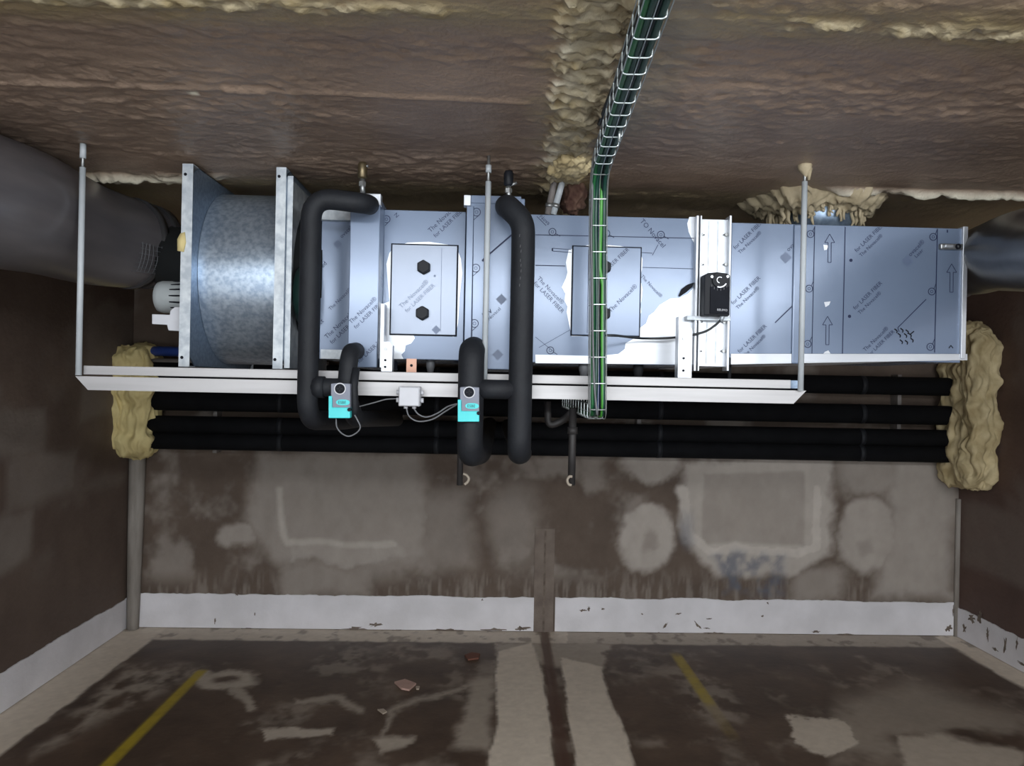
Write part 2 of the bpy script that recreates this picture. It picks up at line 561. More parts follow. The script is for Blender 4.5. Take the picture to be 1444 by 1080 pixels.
S = np.maximum(S, .6 * blob(sd_poly(wx, wy, [(1265, 1037), (1330, 1034), (1444, 1060), (1444, 1100), (1285, 1100)]), 6))
S = np.maximum(S, .65 * blob(sd_poly(wx, wy, [(368, 1030), (475, 1026), (470, 1036), (375, 1042)]), 2.5))
S = np.maximum(S, .62 * blob(np.abs(ell(wx, wy, 318, 958, 32, 10)) - 4, 3))
S = np.maximum(S, .5 * blob(np.abs(sd_line(wx, wy, [(330, 972), (352, 985), (355, 1000)])) - 6, 4))
S = np.maximum(S, .45 * blob(np.abs(sd_line(wx, wy, [(420, 990), (480, 985), (510, 1003)])) - 4, 4))
S = np.maximum(S, .5 * blob(sd_poly(wx, wy, [(660, 960), (698, 950), (690, 1062), (640, 1050), (655, 1000)]), 9))
S = np.maximum(S, .62 * blob(sd_poly(wx, wy, [(530, 1040), (590, 1035), (575, 1052), (535, 1060)]), 4))
S = np.maximum(S, .48 * blob(np.abs(sd_line(wx, wy, [(535, 1060), (555, 1000), (600, 985), (680, 960)])) - 3, 5))
S = np.maximum(S, .45 * blob(sd_poly(wx, wy, [(180, 940), (290, 940), (270, 955), (60, 1060), (40, 1070)]), 12) * sstep(.3, .65, n2))
S = np.maximum(S, .26 * sstep(.52, .75, n1) * sstep(.35, .6, n2))
S = np.maximum(S, .35 * blob(sd_poly(wx, wy, [(1180, 990), (1290, 960), (1444, 1010), (1444, 1080), (1180, 1080)]), 20) * sstep(.3, .6, n1))
R = np.maximum(R, S * .9)
R = R * (.85 + .3 * n3)
R = R * (1 - .55 * sstep(.58, .7, n2) * back)
# yellow bay lines
xl1 = PZ(280, 950, 0).x; xl2 = PZ(965, 940, 0).x
G = blob(np.abs(Xg - xl1) - .028, .005) * sstep(948, 942, -py * -1 if False else 2 * 945 - py) * np.clip(.65 + .6 * n3, 0, 1)
G = np.maximum(G, blob(np.abs(Xg - xl2) - .03, .008) * sstep(918, 928, py) * (1 - .8 * sstep(985, 1000, py)) * (1 - sstep(1030, 1050, py)) * np.clip(.35 + .7 * n3, 0, .8))
# rusty brown expansion joint
xj0, xj1 = PZ(768, 893, 0).x, PZ(795, 1080, 0).x
xj = xj0 + (xj1 - xj0) * (YW - Yg) / (YW - PZ(795, 1080, 0).y)
B = .8 * blob(np.abs(Xg - xj) - .03 + .01 * (n2 - .5), .008)
M['floor'] = marked_mat('brown_garage_floor', (70, 55, 45), (96, 78, 65), (222, 209, 192), (172, 150, 42), (84, 60, 50),
                        rough=0.5, bump=0.12, bscale=30, nscale=3, rough_r=0.7)
structure(grid_obj('floor', Xg, Yg, np.zeros_like(Xg) - .006 * blob(np.abs(Xg - xj) - .006, .004), M['floor'], (R, G, B)))

# --- ceiling: sprayed foam, brown on top of cream
xs = np.arange(XL - .02, XR + .04, .0115)
ys = np.concatenate([np.linspace(Y0, 1.1, 20), np.arange(1.13, 3.1, .009), np.arange(3.11, YW + .03, .03)])
Xg, Yg = np.meshgrid(xs, ys)
n4 = fbm(Xg * 48, Yg * 62, 3)
n1 = fbm(Xg * 1.3, Yg * 4); n2 = fbm(Xg * 9, Yg * 14, 4); n3 = fbm(Xg * 26, Yg * 34, 4)
def ceil_x(p, q): return PZ(*p, CEIL), PZ(*q, CEIL)
a, b = ceil_x((838, 20), (800, 225))
xc = a.x + (b.x - a.x) * (Yg - a.y) / (b.y - a.y)
strip = blob(np.abs(Xg - xc + .05 * (fbm(Xg * 6, Yg * 6) - .5)) - .052 - .09 * (n4 - .5) - .05 * (n3 - .5), .016)
fringe = blob(np.abs(Xg - xc - .02) - .11 - .16 * (n2 - .5), .07)
ytop = PZ(300, 4, CEIL).y
s2 = blob(np.abs(Yg - ytop + .02 * (n2 - .5) - .012 * Xg) - .028, .02) * np.where((Xg < -.1) | (Xg > .6), 1, .25) * sstep(.34, .6, n3 + .1)
fr2 = blob(np.abs(Yg - ytop) - .1 - .1 * (n1 - .5), .08) * .8
ybk = PZ(190, 246, CEIL).y; ybr = PZ(1300, 268, CEIL).y
s3 = blob(np.abs(Yg - ybk + .06 * (n2 - .5) + .08 * (Xg + 1.4)) - .03 - .05 * (n3 - .5), .02) * blob(Xg + 1.05, .1)
s3 = np.maximum(s3, blob(np.abs(Yg - ybr + .05 * (n2 - .5)) - .02, .02) * sstep(1.2, 1.35, Xg) * sstep(.35, .55, n2))
fr3 = sstep(ybk - .1, ybk + .1, Yg)
tr = blob(np.abs(Xg - .36) - .09, .06) * sstep(2.5, 2.2, Yg)
ch = blob(np.hypot(Xg - PZ(272, 130, CEIL).x, Yg - PZ(272, 130, CEIL).y) - .012, .006)
R = np.clip(np.maximum.reduce([strip, s2, s3 * .85, ch]), 0, 1)
G = np.clip(np.maximum.reduce([fringe * .75, fr2, fr3 * .6, tr * 0.2]) * (.5 + n3), 0, 1)
B = np.clip(tr * .55 * (.5 + n3), 0, 1)
rough_zone = sstep(.38, .62, fbm(Xg * .8 + 5, Yg * 5 + 3))
disp = .013 * (n1 - .5) + .006 * (n2 - .5) * (.35 + rough_zone) + .0075 * (n3 - .5) * (.25 + 1.3 * rough_zone)
disp = disp + .012 * strip * (.5 + .6 * n2) + (strip + s2 + .4 * fringe) * (.007 * (n3 - .5) + .020 * (n4 - .5)) + .008 * s2 + .026 * s3 * (n2 + n3) + .009 * (n4 - .5) * (.15 + rough_zone)
yr = PZ(300, 128, CEIL).y
disp = disp + .006 * np.exp(-((Yg - yr - .02 * np.sin(Xg * 1.5)) / .012) ** 2) * (Xg < .1)
disp = disp + .006 * np.sin(Yg * 9 + 1.0 + .3 * Xg)
M['ceil'] = marked_mat('sprayed_foam_ceiling', (142, 122, 106), (160, 139, 122), (244, 240, 220), (158, 142, 106), (150, 140, 124),
                       rough=0.42, bump=0.35, bscale=70, nscale=5, spec=0.5, rough_r=0.6)
structure(grid_obj('ceiling', Xg, Yg, CEIL - disp, M['ceil'], (R, G, B)))

# --- white painted bands at the foot of the walls, ragged top edges
M['whiteband'] = mat('white_band_paint', (228, 226, 230), 0.6, rgb2=(212, 210, 213), scale=4, bump=0.15, bscale=60, detail=8)

def band_outline(L, h, seedv, step=.02):
    pts = []
    n = int(L / step)
    for i in range(n + 1):
        s = i * step if i < n else L
        pts.append((s, h + .012 * (mnoise.noise((s * 3, seedv, 0)) + .5 * mnoise.noise((s * 14, seedv, 3)) + .35 * mnoise.noise((s * 40, seedv, 5)))))
    bot = [(L, 0.004), (0, 0.004)]
    for i in range(n, -1, -1):
        pass
    return pts + bot

def back_band(name, pxa, pxb, pya, pyb):
    xa, xb = P(pxa, 888, YW).x, P(pxb, 893, YW).x
    ha = (P(pxa, pya, YW).z + P(pxb, pyb, YW).z) / 2
    mb = MB().prism([(xa + s, z) for s, z in band_outline(xb - xa, ha, pxa * .1)], YW - .008, YW + .01)
    return structure(obj(name, mb, 'whiteband'))

back_band('baseboard_back', 190, 752, 837, 841)
back_band('baseboard_back_right', 782, 1344, 842, 849)
hb = P(178, 841, YW).z
for name, X, sgn in (('baseboard_left', XL, 1), ('baseboard_right', XR, -1)):
    out = band_outline(YW - Y0, hb, X)
    mb = MB()
    mb.prism([(YW - s, z) for s, z in out], -.01, .008)          # drawn in (y, z), then turned
    bmesh.ops.transform(mb.bm, matrix=Matrix(((0, sgn, 0, X), (1, 0, 0, 0), (0, 0, 1, 0), (0, 0, 0, 1))), verts=mb.bm.verts)
    structure(obj(name, mb, 'whiteband'))
# scuffs where the white paint has come off
mb = MB()
M['scuff'] = mat('paint_scuff', (92, 80, 70), 0.8, rgb2=(120, 108, 98))
def scuff(px_, py_, w_, h_, rot):
    c = P(px_, py_, YW)
    k = YW / F_PX
    pts = []
    for i in range(18):
        a = i / 18 * 2 * math.pi
        rr = random.uniform(.35, 1.3)
        u, v = w_ * k * rr * math.cos(a) / 2, h_ * k * rr * math.sin(a) / 2
        pts.append((c.x + u * math.cos(rot) - v * math.sin(rot), c.z + u * math.sin(rot) + v * math.cos(rot)))
    mb.prism(pts, YW - .0092, YW - .004)
for a in [(821, 860, 14, 4, .1), (830, 858, 5, 8, .3), (850, 858, 5, 3, 0), (938, 881, 12, 3, .9), (955, 865, 10, 3, .1), (983, 881, 14, 4, -.8), (1000, 872, 8, 2, 0), (996, 885, 9, 3, 0),
          (905, 865, 3, 3, 0), (1075, 868, 4, 3, 0), (1082, 850, 3, 3, 0), (1150, 890, 12, 3, 0), (850, 893, 30, 3, 0), (930, 892, 22, 3, 0), (1010, 892, 40, 3, 0),
          (1190, 894, 30, 2.5, 0), (1336, 885, 10, 10, .4), (1343, 862, 3, 16, 0), (500, 886, 34, 5, 0), (530, 880, 18, 6, 0.1), (560, 888, 20, 4, 0), (630, 888, 50, 4, 0), (700, 887, 40, 5, 0),
          (735, 886, 24, 7, 0), (335, 837, 6, 5, 0), (304, 875, 2, 10, 0), (350, 886, 18, 3, 0), (265, 887, 24, 2.5, 0), (680, 845, 3, 3, 0), (360, 865, 2, 5, 0)]:
    scuff(*a)
structure(obj('trim_scuffed_paint', mb, 'scuff'))
mb = MB()
for y, z, ry, rz in ((4.78, .17, .05, .045), (4.70, .2, .035, .05), (4.62, .12, .02, .06), (4.46, .1, .025, .07), (4.36, .15, .015, .05), (4.3, .05, .08, .012), (4.55, .05, .05, .015), (4.85, .08, .03, .04)):
    rr = [random.uniform(.3, 1.25) for i in range(20)]
    pts = [(y + .7 * ry * rr[i] * math.cos(i / 20 * 6.283), z + .7 * rz * rr[i] * math.sin(i / 20 * 6.283)) for i in range(20)]
    mb.prism(pts, .004, .0092)
bmesh.ops.transform(mb.bm, matrix=Matrix(((0, -1, 0, XR), (1, 0, 0, 0), (0, 0, 1, 0), (0, 0, 0, 1))), verts=mb.bm.verts)
structure(obj('trim_scuffed_paint_right', mb, 'scuff'))
# joint cover up the middle of the back wall, rendered corner strips
x0, x1, z0, z1 = rect(753, 745, 781, 892, YW)
structure(obj('trim_1', MB().box(x0, x1, YW - .006, YW + .01, -.012, z1), 'seam'))
x0, x1, z0, z1 = rect(766, 748, 769, 890, YW)
structure(obj('trim_2', MB().box(x0, x1, YW - .008, YW + .01, -.012, z1), 'scuff'))
c0 = P(186, 880, YW - .05)
structure(obj('trim_3', MB().tube([(XL + .045, YW - .03, 0), (XL + .05, YW - .03, .6), (XL + .055, YW - .03, 1.22)], [.036, .046, .05], 14), 'trim'))
structure(obj('trim_4', MB().tube([(XR - .005, YW - .01, 0), (XR - .005, YW - .01, .9)], .018, 10), 'trim'))

# ------------------------------------------------------------------ print on the protective film
def text_into(mb, body, size, ox, oz, ang, Y):
    cu = bpy.data.curves.new('t', 'FONT')
    cu.body = body
    cu.size = size
    cu.resolution_u = 2
    to = bpy.data.objects.new('t', cu)
    COL.objects.link(to)
    bpy.context.view_layer.update()
    me = bpy.data.meshes.new_from_object(to.evaluated_get(bpy.context.evaluated_depsgraph_get()))
    ca, sa = math.cos(ang), math.sin(ang)
    vs = [mb.bm.verts.new((ox + v.co.x * ca - v.co.y * sa, Y, oz + v.co.x * sa + v.co.y * ca)) for v in me.vertices]
    for p in me.polygons:
        try: mb.bm.faces.new([vs[i] for i in p.vertices])
        except ValueError: pass
    bpy.data.objects.remove(to); bpy.data.meshes.remove(me); bpy.data.curves.remove(cu)


def wline(mb, p, q, w, Y):
    a, b = P(*p, Y), P(*q, Y)
    d = (b - a); d.y = 0; d.normalize()
    n = Vector((-d.z, 0, d.x)) * w / 2
    mb.poly([a + n, b + n, b - n, a - n])


def pxs(v, Y): return v * Y / F_PX


def film_marks(name, parent, Y, texts=(), circles=(), lines=(), arrows=(), squares=(), dots=()):
    Yp = Y - .0012
    mb = MB()
    for body, (x, y), size, ang in texts:
        c = P(x, y, Yp)
        text_into(mb, body, pxs(size, Yp), c.x, c.z, math.radians(ang), Yp)
    for (x, y), r, tail in circles:
        c = P(x, y, Yp)
        mb.ring_y((c.x, c.z), pxs(r - .55, Yp), pxs(r + .55, Yp), Yp, Yp + .0004, 24)
        mb.ring_y((c.x, c.z), pxs(r * .38 - .3, Yp), pxs(r * .38 + .3, Yp), Yp, Yp + .0004, 14)
        wline(mb, (x + tail[0], y + tail[1]), (x + tail[2], y + tail[3]), pxs(.9, Yp), Yp)
    for p, q, w in lines: wline(mb, p, q, pxs(w, Yp), Yp)
    for (x, y), h in arrows:
        t = pxs(.9, Yp)
        s = [(x, y), (x - 7, y + 12), (x - 2.2, y + 12), (x - 2.5, y + h), (x + 2, y + h), (x + 2.2, y + 12), (x + 7, y + 12), (x, y)]
        for p, q in zip(s[:-1], s[1:]): wline(mb, p, q, t, Yp)
    for (x, y), r in dots:
        c = P(x, y, Yp)
        mb.disc_y((c.x, c.z), pxs(r, Yp), Yp, Yp + .0004, 12)
    po, pv = Vector(parent['origin']), [v.co for v in parent.data.vertices]
    lo = Vector((min(v.x for v in pv), 0, min(v.z for v in pv))) + po
    hi = Vector((max(v.x for v in pv), 0, max(v.z for v in pv))) + po
    for co, no in (((lo.x + .003, 0, 0), (-1, 0, 0)), ((hi.x - .003, 0, 0), (1, 0, 0)), ((0, 0, lo.z + .003), (0, 0, -1)), ((0, 0, hi.z - .003), (0, 0, 1))):
        bmesh.ops.bisect_plane(mb.bm, geom=mb.bm.verts[:] + mb.bm.edges[:] + mb.bm.faces[:], dist=1e-6, plane_co=co, plane_no=no, clear_outer=True)
    o = obj(name, mb, 'print_pale' if name == 'faint_film_print' else 'print', parent, recalc=False)
    if squares:
        for (x, y), s in squares:
            c = P(x, y, Yp); s = pxs(s, Yp) * .707
            m2 = MB().poly([(c.x - s, Yp, c.z), (c.x, Yp, c.z - s), (c.x + s, Yp, c.z), (c.x, Yp, c.z + s)])
            obj('film_stamp', m2, 'print_pale', parent, recalc=False)
    return o


NOV, LAS, NOV2 = 'The Novacel\u00ae', 'for LASER FIBER', 'The Novacel\u00ae'


def novatext(x, y, size=8.5, ang=45, flip=False):
    """two printed lines; (x, y) is the lower left start of the first line"""
    a = math.radians(ang)
    dx, dy = size * 1.15 * math.sin(a), size * 1.15 * math.cos(a)
    one, two = (LAS, NOV) if flip else (NOV, LAS)
    return [(one, (x, y), size, ang), (two, (x + dx, y + dy), size * .92, ang)]


# ------------------------------------------------------------------ the air handling unit
uc = P(800, 510, YU + .3)
ahu = thing('air_handling_unit', 'long stainless steel air handling unit in blue protective film, hung under the ceiling', 'air handling unit', uc)
DEP = .60


def casing(name, x0, y0, x1, y1, Yf, mtl='film', depth=None, bev=.002):
    X0, X1, Z0, Z1 = rect(x0, y0, x1, y1, Yf)
    return obj(name, MB().box(X0, X1, Yf, Yf + (depth or DEP), Z0, Z1), mtl, ahu, bevel=bev)


def bare(parent, pts, Y, proud=.0011, name='bare_steel_patch', m='steel'):
    q = [P(x, y, Y) for x, y in pts]
    o = obj(name, MB().prism([(v.x, v.z) for v in q], Y - proud, Y + .0004), m, parent)
    o['label'] = 'bright bare steel where the film is torn off'
    return o


# inlet end with its turned lips
c = casing('inlet_casing', 452, 297, 540, 507, YU + .03)
x0, x1, z0, z1 = rect(452, 297, 494, 310, YU)
obj('casing_lip', MB().prism([(x0, z0), (x1, z0), (x1, z1 + .008), (x0, z1)], YU, YU + .032), 'galv_edge', c)
x0, x1, z0, z1 = rect(452, 493, 494, 506, YU)
obj('casing_lip', MB().box(x0, x1, YU, YU + .032, z0, z1), 'galv_edge', c)
film_marks('film_print', c, YU + .03, novatext(461, 478, 9) + [(NOV2, (466, 438), 7, 46), ('ed', (455, 378), 9, 45), ('ct', (452, 458), 9, 45)] + [('ovacel\u00ae', (482, 336), 8, 45)],
           squares=[((476, 344), 9)])
# first coil module
c = casing('coil_module', 492, 278, 534, 518, YM, bev=.003)
x0, x1, z0, z1 = rect(515, 273, 537, 289, YM - .004)
o = obj('corner_tab', MB().box(x0, x1, YM - .006, YM + .03, z0, z1), 'steel', c, bevel=.002)
film_marks('film_print', c, YM, novatext(495, 457, 8.5) + [(LAS, (507, 512), 8, 45)])
x0, x1, z0, z1 = rect(531, 428, 541, 518, YM)
obj('module_side', MB().box(x1 - .012, x1, YM + .004, YM + .07, z0, z1), 'steel', c)

# section with the first access door
sA = casing('filter_section', 540, 297, 655, 507, YU)
pk = bare(sA, [(541, 428), (549, 425), (547, 400), (545, 372), (549, 357), (555, 349), (575, 342), (605, 341), (632, 345), (645, 351), (650, 365), (652, 385), (648, 420), (646, 455),
               (643, 470), (640, 475), (625, 472), (583, 471), (585, 477), (580, 484), (572, 487), (571, 495), (566, 500), (569, 506), (541, 506)], YU)
film_marks('film_print', sA, YU, novatext(607, 328, 9) + [('N', (555, 303), 8, -45)],
           circles=[((545, 309), 5, (2, 5, -5, 12))], lines=[((541, 312), (541, 330), 1)])


def access_door(parent, x0, y0, x1, y1, knobs, m, Y):
    X0, X1, Z0, Z1 = rect(x0, y0, x1, y1, Y)
    g = .004
    fr = obj('door_gasket', MB().box(X0 - g, X1 + g, Y - .004, Y + .002, Z0 - g, Z1 + g), 'ink', parent)
    d = obj('access_door', MB().box(X0, X1, Y - .010, Y - .003, Z0, Z1), m, parent, bevel=.002)
    for (kx, ky) in knobs:
        k = P(kx, ky, Y - .03)
        mb = MB().disc_y((k.x, k.z), pxs(9.5, Y), Y - .040, Y - .013, 6, math.pi / 6)
        mb.disc_y((k.x, k.z), pxs(10.5, Y), Y - .016, Y - .0095, 6, math.pi / 6)
        kn = obj('hex_knob', mb, 'blackplastic', d, bevel=.003)
        kn['label'] = 'black hexagonal knob'
    return d


d = access_door(sA, 552, 346, 644, 472, [(597, 376), (595, 441)], 'door_steel', YU)
film_marks('faint_film_print', d, YU - .010, [(NOV, (566, 435), 9, 45), (LAS, (574, 441), 8, 45)], lines=[((623, 350), (621, 468), .6)], dots=[((613, 389), 1.6)], squares=[((615, 465), 9)])

# second coil module with an end tab and folded left edge
c = casing('coil_module', 656, 279, 738, 521, YM, bev=.003)
x0, x1, z0, z1 = rect(654, 276, 735, 291, YM - .004)
obj('corner_tab', MB().box(x0, x0 + pxs(10, YM), YM - .008, YM + .03, z0, z1), 'steel', c, bevel=.002)
obj('top_lip', MB().box(x0 + pxs(10, YM), x1, YM - .006, YM + .02, z0 + .01, z1), 'film', c, bevel=.002)
x0, x1, z0, z1 = rect(656, 291, 666, 521, YM)
obj('folded_edge', MB().box(x0, x1, YM - .006, YM + .03, z0, z1), 'film', c, bevel=.002)
film_marks('film_print', c, YM, [('lov', (684, 449), 12, 42), ('Novacel', (690, 452), 7, 45)],
           circles=[((672, 299), 5.5, (4, 4, -4, 11)), ((671, 378), 5.5, (4, 4, -4, 11)), ((669, 456), 5.5, (4, 4, -4, 11))],
           lines=[((668, 291), (665, 500), 1.2), ((688, 360), (724, 329), 2.2), ((680, 368), (685, 363), 3)], squares=[((707, 422), 11), ((702, 500), 11)])

# section with the second access door
sB = casing('coil_section', 738, 305, 981, 513, YU)
bare(sB, [(802, 352), (836, 344), (875, 347), (902, 352), (906, 366), (905, 380), (903, 394), (906, 408), (905, 420), (903, 430), (904, 440), (899, 455), (890, 474), (806, 474),
          (801, 450), (799, 440), (800, 432), (796, 424), (797, 414), (792, 405), (798, 392), (800, 384), (798, 370)], YU)
bare(sB, [(980, 403), (970, 414), (958, 420), (945, 421), (930, 430), (922, 440), (915, 445), (911, 456), (903, 462), (898, 470), (889, 472), (893, 478), (882, 484), (881, 492), (872, 499), (842, 502), (755, 500), (755, 512), (980, 514)], YU)
bare(sB, [(981, 306), (972, 306), (969, 315), (971, 327), (975, 336), (980, 345)], YU)
film_marks('film_print', sB, YU, [(NOV, (757, 393), 8.5, -45), (LAS, (752, 400), 8.5, -45), ('TO Novacel', (902, 312), 10, -48), (NOV2, (903, 390), 7, -45), ('Nova', (760, 306), 8, -40)],
           circles=[((779, 327), 5, (4, 2, 11, 6)), ((855, 329), 5, (4, 2, 11, 6)), ((932, 331), 5, (4, 2, 11, 6)), ((776, 494), 5, (4, 2, 10, 6))],
           lines=[((755, 331), (980, 336), 1.1), ((755, 374), (797, 375), 1.2), ((906, 377), (978, 379), .8), ((779, 350), (806, 352), .8), ((779, 354), (806, 356), .8),
                  ((779, 350), (779, 354), 2), ((757, 305), (770, 318), .9), ((903, 356), (920, 357), .8), ((920, 360), (928, 345), .8), ((760, 490), (804, 465), .6), ((755, 475), (780, 495), .6)])
d = access_door(sB, 807, 349, 902, 473, [(853, 376), (852, 442)], 'film', YU)
film_marks('film_print', d, YU - .010, [('LASER FIBER', (857, 382), 8, 45), (NOV2, (861, 441), 9, 45)], lines=[((830, 352), (828, 470), .7)])
# a curled tongue of film beside the damper
p = [P(x, y, YU - .012) for x, y in [(958, 416), (962, 407), (970, 401), (979, 398), (976, 405), (968, 412), (959, 418)]]
o = obj('curled_film', MB().prism([(v.x, v.z) for v in p], YU - .012, YU - .002), 'ink', sB)
o['label'] = 'dark curled tongue of torn film'

# damper section
x0, x1, z0, z1 = rect(982, 309, 1028, 517, YU - .006)
dm = obj('damper_frame', MB().box(x0, x1, YU - .006, YU + DEP, z0, z1), 'steel', ahu, bevel=.002)
mb = MB()
for gx in (999, 1012):
    a, b = P(gx, 313, YU), P(gx - 1, 513, YU)
    mb.box(a.x - .002, a.x + .002, YU - .0072, YU - .004, b.z, a.z)
obj('pressed_groove', mb, 'galv_edge', dm)
for gx, w in ((980, 3.2), (985.5, 2.2), (1026.5, 3)):
    X0, X1, Z0, Z1 = rect(gx, 304, gx + w, 523, YU - .03)
    obj('frame_flange', MB().box(X0, X1, YU - .034, YU + .02, Z0, Z1), 'steel', dm, bevel=.001)
for bx, by in ((989, 331), (1024, 331), (988, 373), (1023.5, 373), (986, 454), (1021, 454), (985, 495), (1020, 495)):
    c0 = P(bx, by, YU - .012)
    mb = MB().disc_y((c0.x, c0.z), pxs(2.4, YU), YU - .018, YU - .005, 6)
    mb.tube([(c0.x - .010, YU - .012, c0.z), (c0.x + .012, YU - .012, c0.z)], .0028, 8)
    obj('bolt', mb, 'thread', dm)
X0, X1, Z0, Z1 = rect(968, 446, 1029, 452, YU - .03)
obj('actuator_bracket', MB().box(X0, X1, YU - .04, YU - .004, Z0, Z1), 'galv_edge', dm, bevel=.001)

# outlet section
sC = casing('outlet_section', 1030, 318, 1356, 508, YU)
x0, x1, z0, z1 = rect(1031, 500, 1363, 513, YU - .004)
q0, q1, q2, q3 = P(1030, 499, YU), P(1363, 499, YU), P(1363, 508, YU), P(1030, 514, YU)
o = obj('bottom_lip', MB().prism([(q0.x, q0.z + .001), (q1.x, q1.z), (q2.x, q2.z), (q3.x, q3.z)], YU - .006, YU + DEP), 'steel', sC, bevel=.001)
x0, x1, z0, z1 = rect(1354, 320, 1361, 506, YU)
obj('end_flange', MB().box(x0, x1, YU - .012, YU + DEP, z0, z1), 'steel', sC, bevel=.002)
x0, x1, z0, z1 = rect(1117, 317, 1128, 513, YU)
obj('standing_seam', MB().prism([(x0, z0), (x1, z0), (x1, z1), (x0, z1)], YU - .010, YU + .01), 'film', sC, bevel=.004)
film_marks('film_print', sC, YU,
           novatext(1037, 352, 8, 45, True) + novatext(1034, 430, 8, 45, True) + novatext(1043, 498, 8, 45, True) + novatext(1208, 356, 8, 45, True) + novatext(1206, 437, 8, 45, True)
           + novatext(1220, 496, 8, 45, False) + [('ovacel\u00ae', (1284, 362), 9, 46), ('Laser', (1292, 364), 7, 46), ('ovac', (1112, 355), 9, 45)],
           circles=[((1143, 330), 5, (3, -4, 6, -10)), ((1141, 407), 5, (3, -4, 6, -10)), ((1139, 485), 5, (3, -4, 6, -10)), ((1316, 334), 5, (3, -4, 6, -11)), ((1314, 411), 5, (3, -4, 6, -11)), ((1312, 489), 5, (3, -4, 6, -11))],
           lines=[((1149, 319), (1145, 499), 1.1), ((1192, 320), (1188, 499), 1.3), ((1322, 322), (1318, 497), 1.3), ((1093, 455), (1124, 425), 1.6), ((1266, 462), (1306, 422), 1.2),
                  ((1266, 462), (1268, 468), 1.2), ((1336, 324), (1336, 328), 2)],
           arrows=[((1170, 330), 40), ((1167, 446), 40), ((1342, 372), 40)], squares=[((1108, 363), 12), ((1280, 368), 12)], dots=[((1200, 367), 2.4), ((1198, 446), 2.4)])
mb = MB()
for k in range(9):
    x, y = 1262 + (k % 3) * 7 + random.uniform(-2, 2) + (k // 3) * 4, 464 + (k // 3) * 7 + random.uniform(-2, 2)
    wline(mb, (x, y), (x + 4, y + 3), pxs(1.8, YU), YU - .0014); wline(mb, (x + 4, y + 3), (x + 3, y + 6), pxs(1.6, YU), YU - .0014)
wline(mb, (1284, 471), (1289, 467), pxs(1.6, YU), YU - .0014); wline(mb, (1338, 491), (1341, 487), pxs(1.3, YU), YU - .0012); wline(mb, (1341, 487), (1344, 491), pxs(1.3, YU), YU - .0012)
obj('inked_scribble', mb, 'ink', sC, recalc=False)
for q in ([(1161, 345), (1168, 346), (1166, 352), (1162, 353)], [(1162, 426), (1171, 425), (1169, 430), (1164, 433)], [(1163, 496), (1168, 494), (1172, 500), (1160, 500)]):
    bare(sC, q, YU)
a = P(1325, 347, YU - .01); b = P(1357, 349, YU - .01)
lt = obj('toggle_latch', MB().box(a.x, b.x, YU - .018, YU + .001, (a.z + b.z) / 2 - .011, (a.z + b.z) / 2 + .011), 'thread', sC, bevel=.005)
m_ = (a.z + b.z) / 2
obj('latch_lever', MB().box(a.x + .012, a.x + .045, YU - .026, YU - .016, m_ - .006, m_ + .006), 'steel', lt, bevel=.003)
obj('latch_hook', MB().ring_y((b.x - .022, m_), .005, .010, YU - .024, YU - .016, 16), 'ink', lt)
# feet under the casing and the brackets that carry it
for fx, fy, m, w in ((607, 517, 'c_grey', 14), (824, 521, 'c_grey', 17), (901, 524, 'dark', 16), (1030, 528, 'dark', 6)):
    a = P(fx, fy - 12, YU + .05); b = P(fx, fy + 12, YU + .05)
    zb = P(fx, 512, YU).z
    mb = MB().tube([(a.x, YU + .06, a.z + .02), (a.x, YU + .06, (a.z + b.z) / 2), (a.x, YU + .06, b.z)], [pxs(w / 2, YU), pxs(w / 2.3, YU), pxs(w / 4, YU)], 14)
    o = obj('foot', mb, m, ahu)
# the round collar that leaves the top of the outlet section
cx = P(1155, 300, 3.08).x
ztop = P(1155, 318, YU).z
col = obj('round_collar', MB().tube([(cx, 3.08, ztop - .01), (cx, 3.08, ztop + .012)], .165, 36), 'galv_edge', ahu)

# ------------------------------------------------------------------ spigot duct with its foam
obj_col = tag(obj('round_duct', MB().tube([(cx, 3.08, ztop + .013), (cx, 3.08, CEIL + .02)], .138, 36), 'galv'),
              'short galvanised round duct rising from the outlet box into the ceiling', 'duct')


def lumpy(bm, amp, freq, seedv, stretch=(1, 1, 1), ridged=False):
    bm.normal_update()
    mv = []
    for v in bm.verts:
        q = Vector((v.co.x * stretch[0], v.co.y * stretch[1], v.co.z * stretch[2])) * freq + Vector((seedv, seedv * 1.7, 0))
        n = mnoise.noise(q)
        if ridged: n = .55 - 1.6 * abs(n)
        n += .5 * mnoise.noise(q * 2.3) + .25 * mnoise.noise(q * 5)
        mv.append(v.normal * n * amp)
    for v, d in zip(bm.verts, mv): v.co += d
    for f in bm.faces: f.smooth = True


mb = MB()
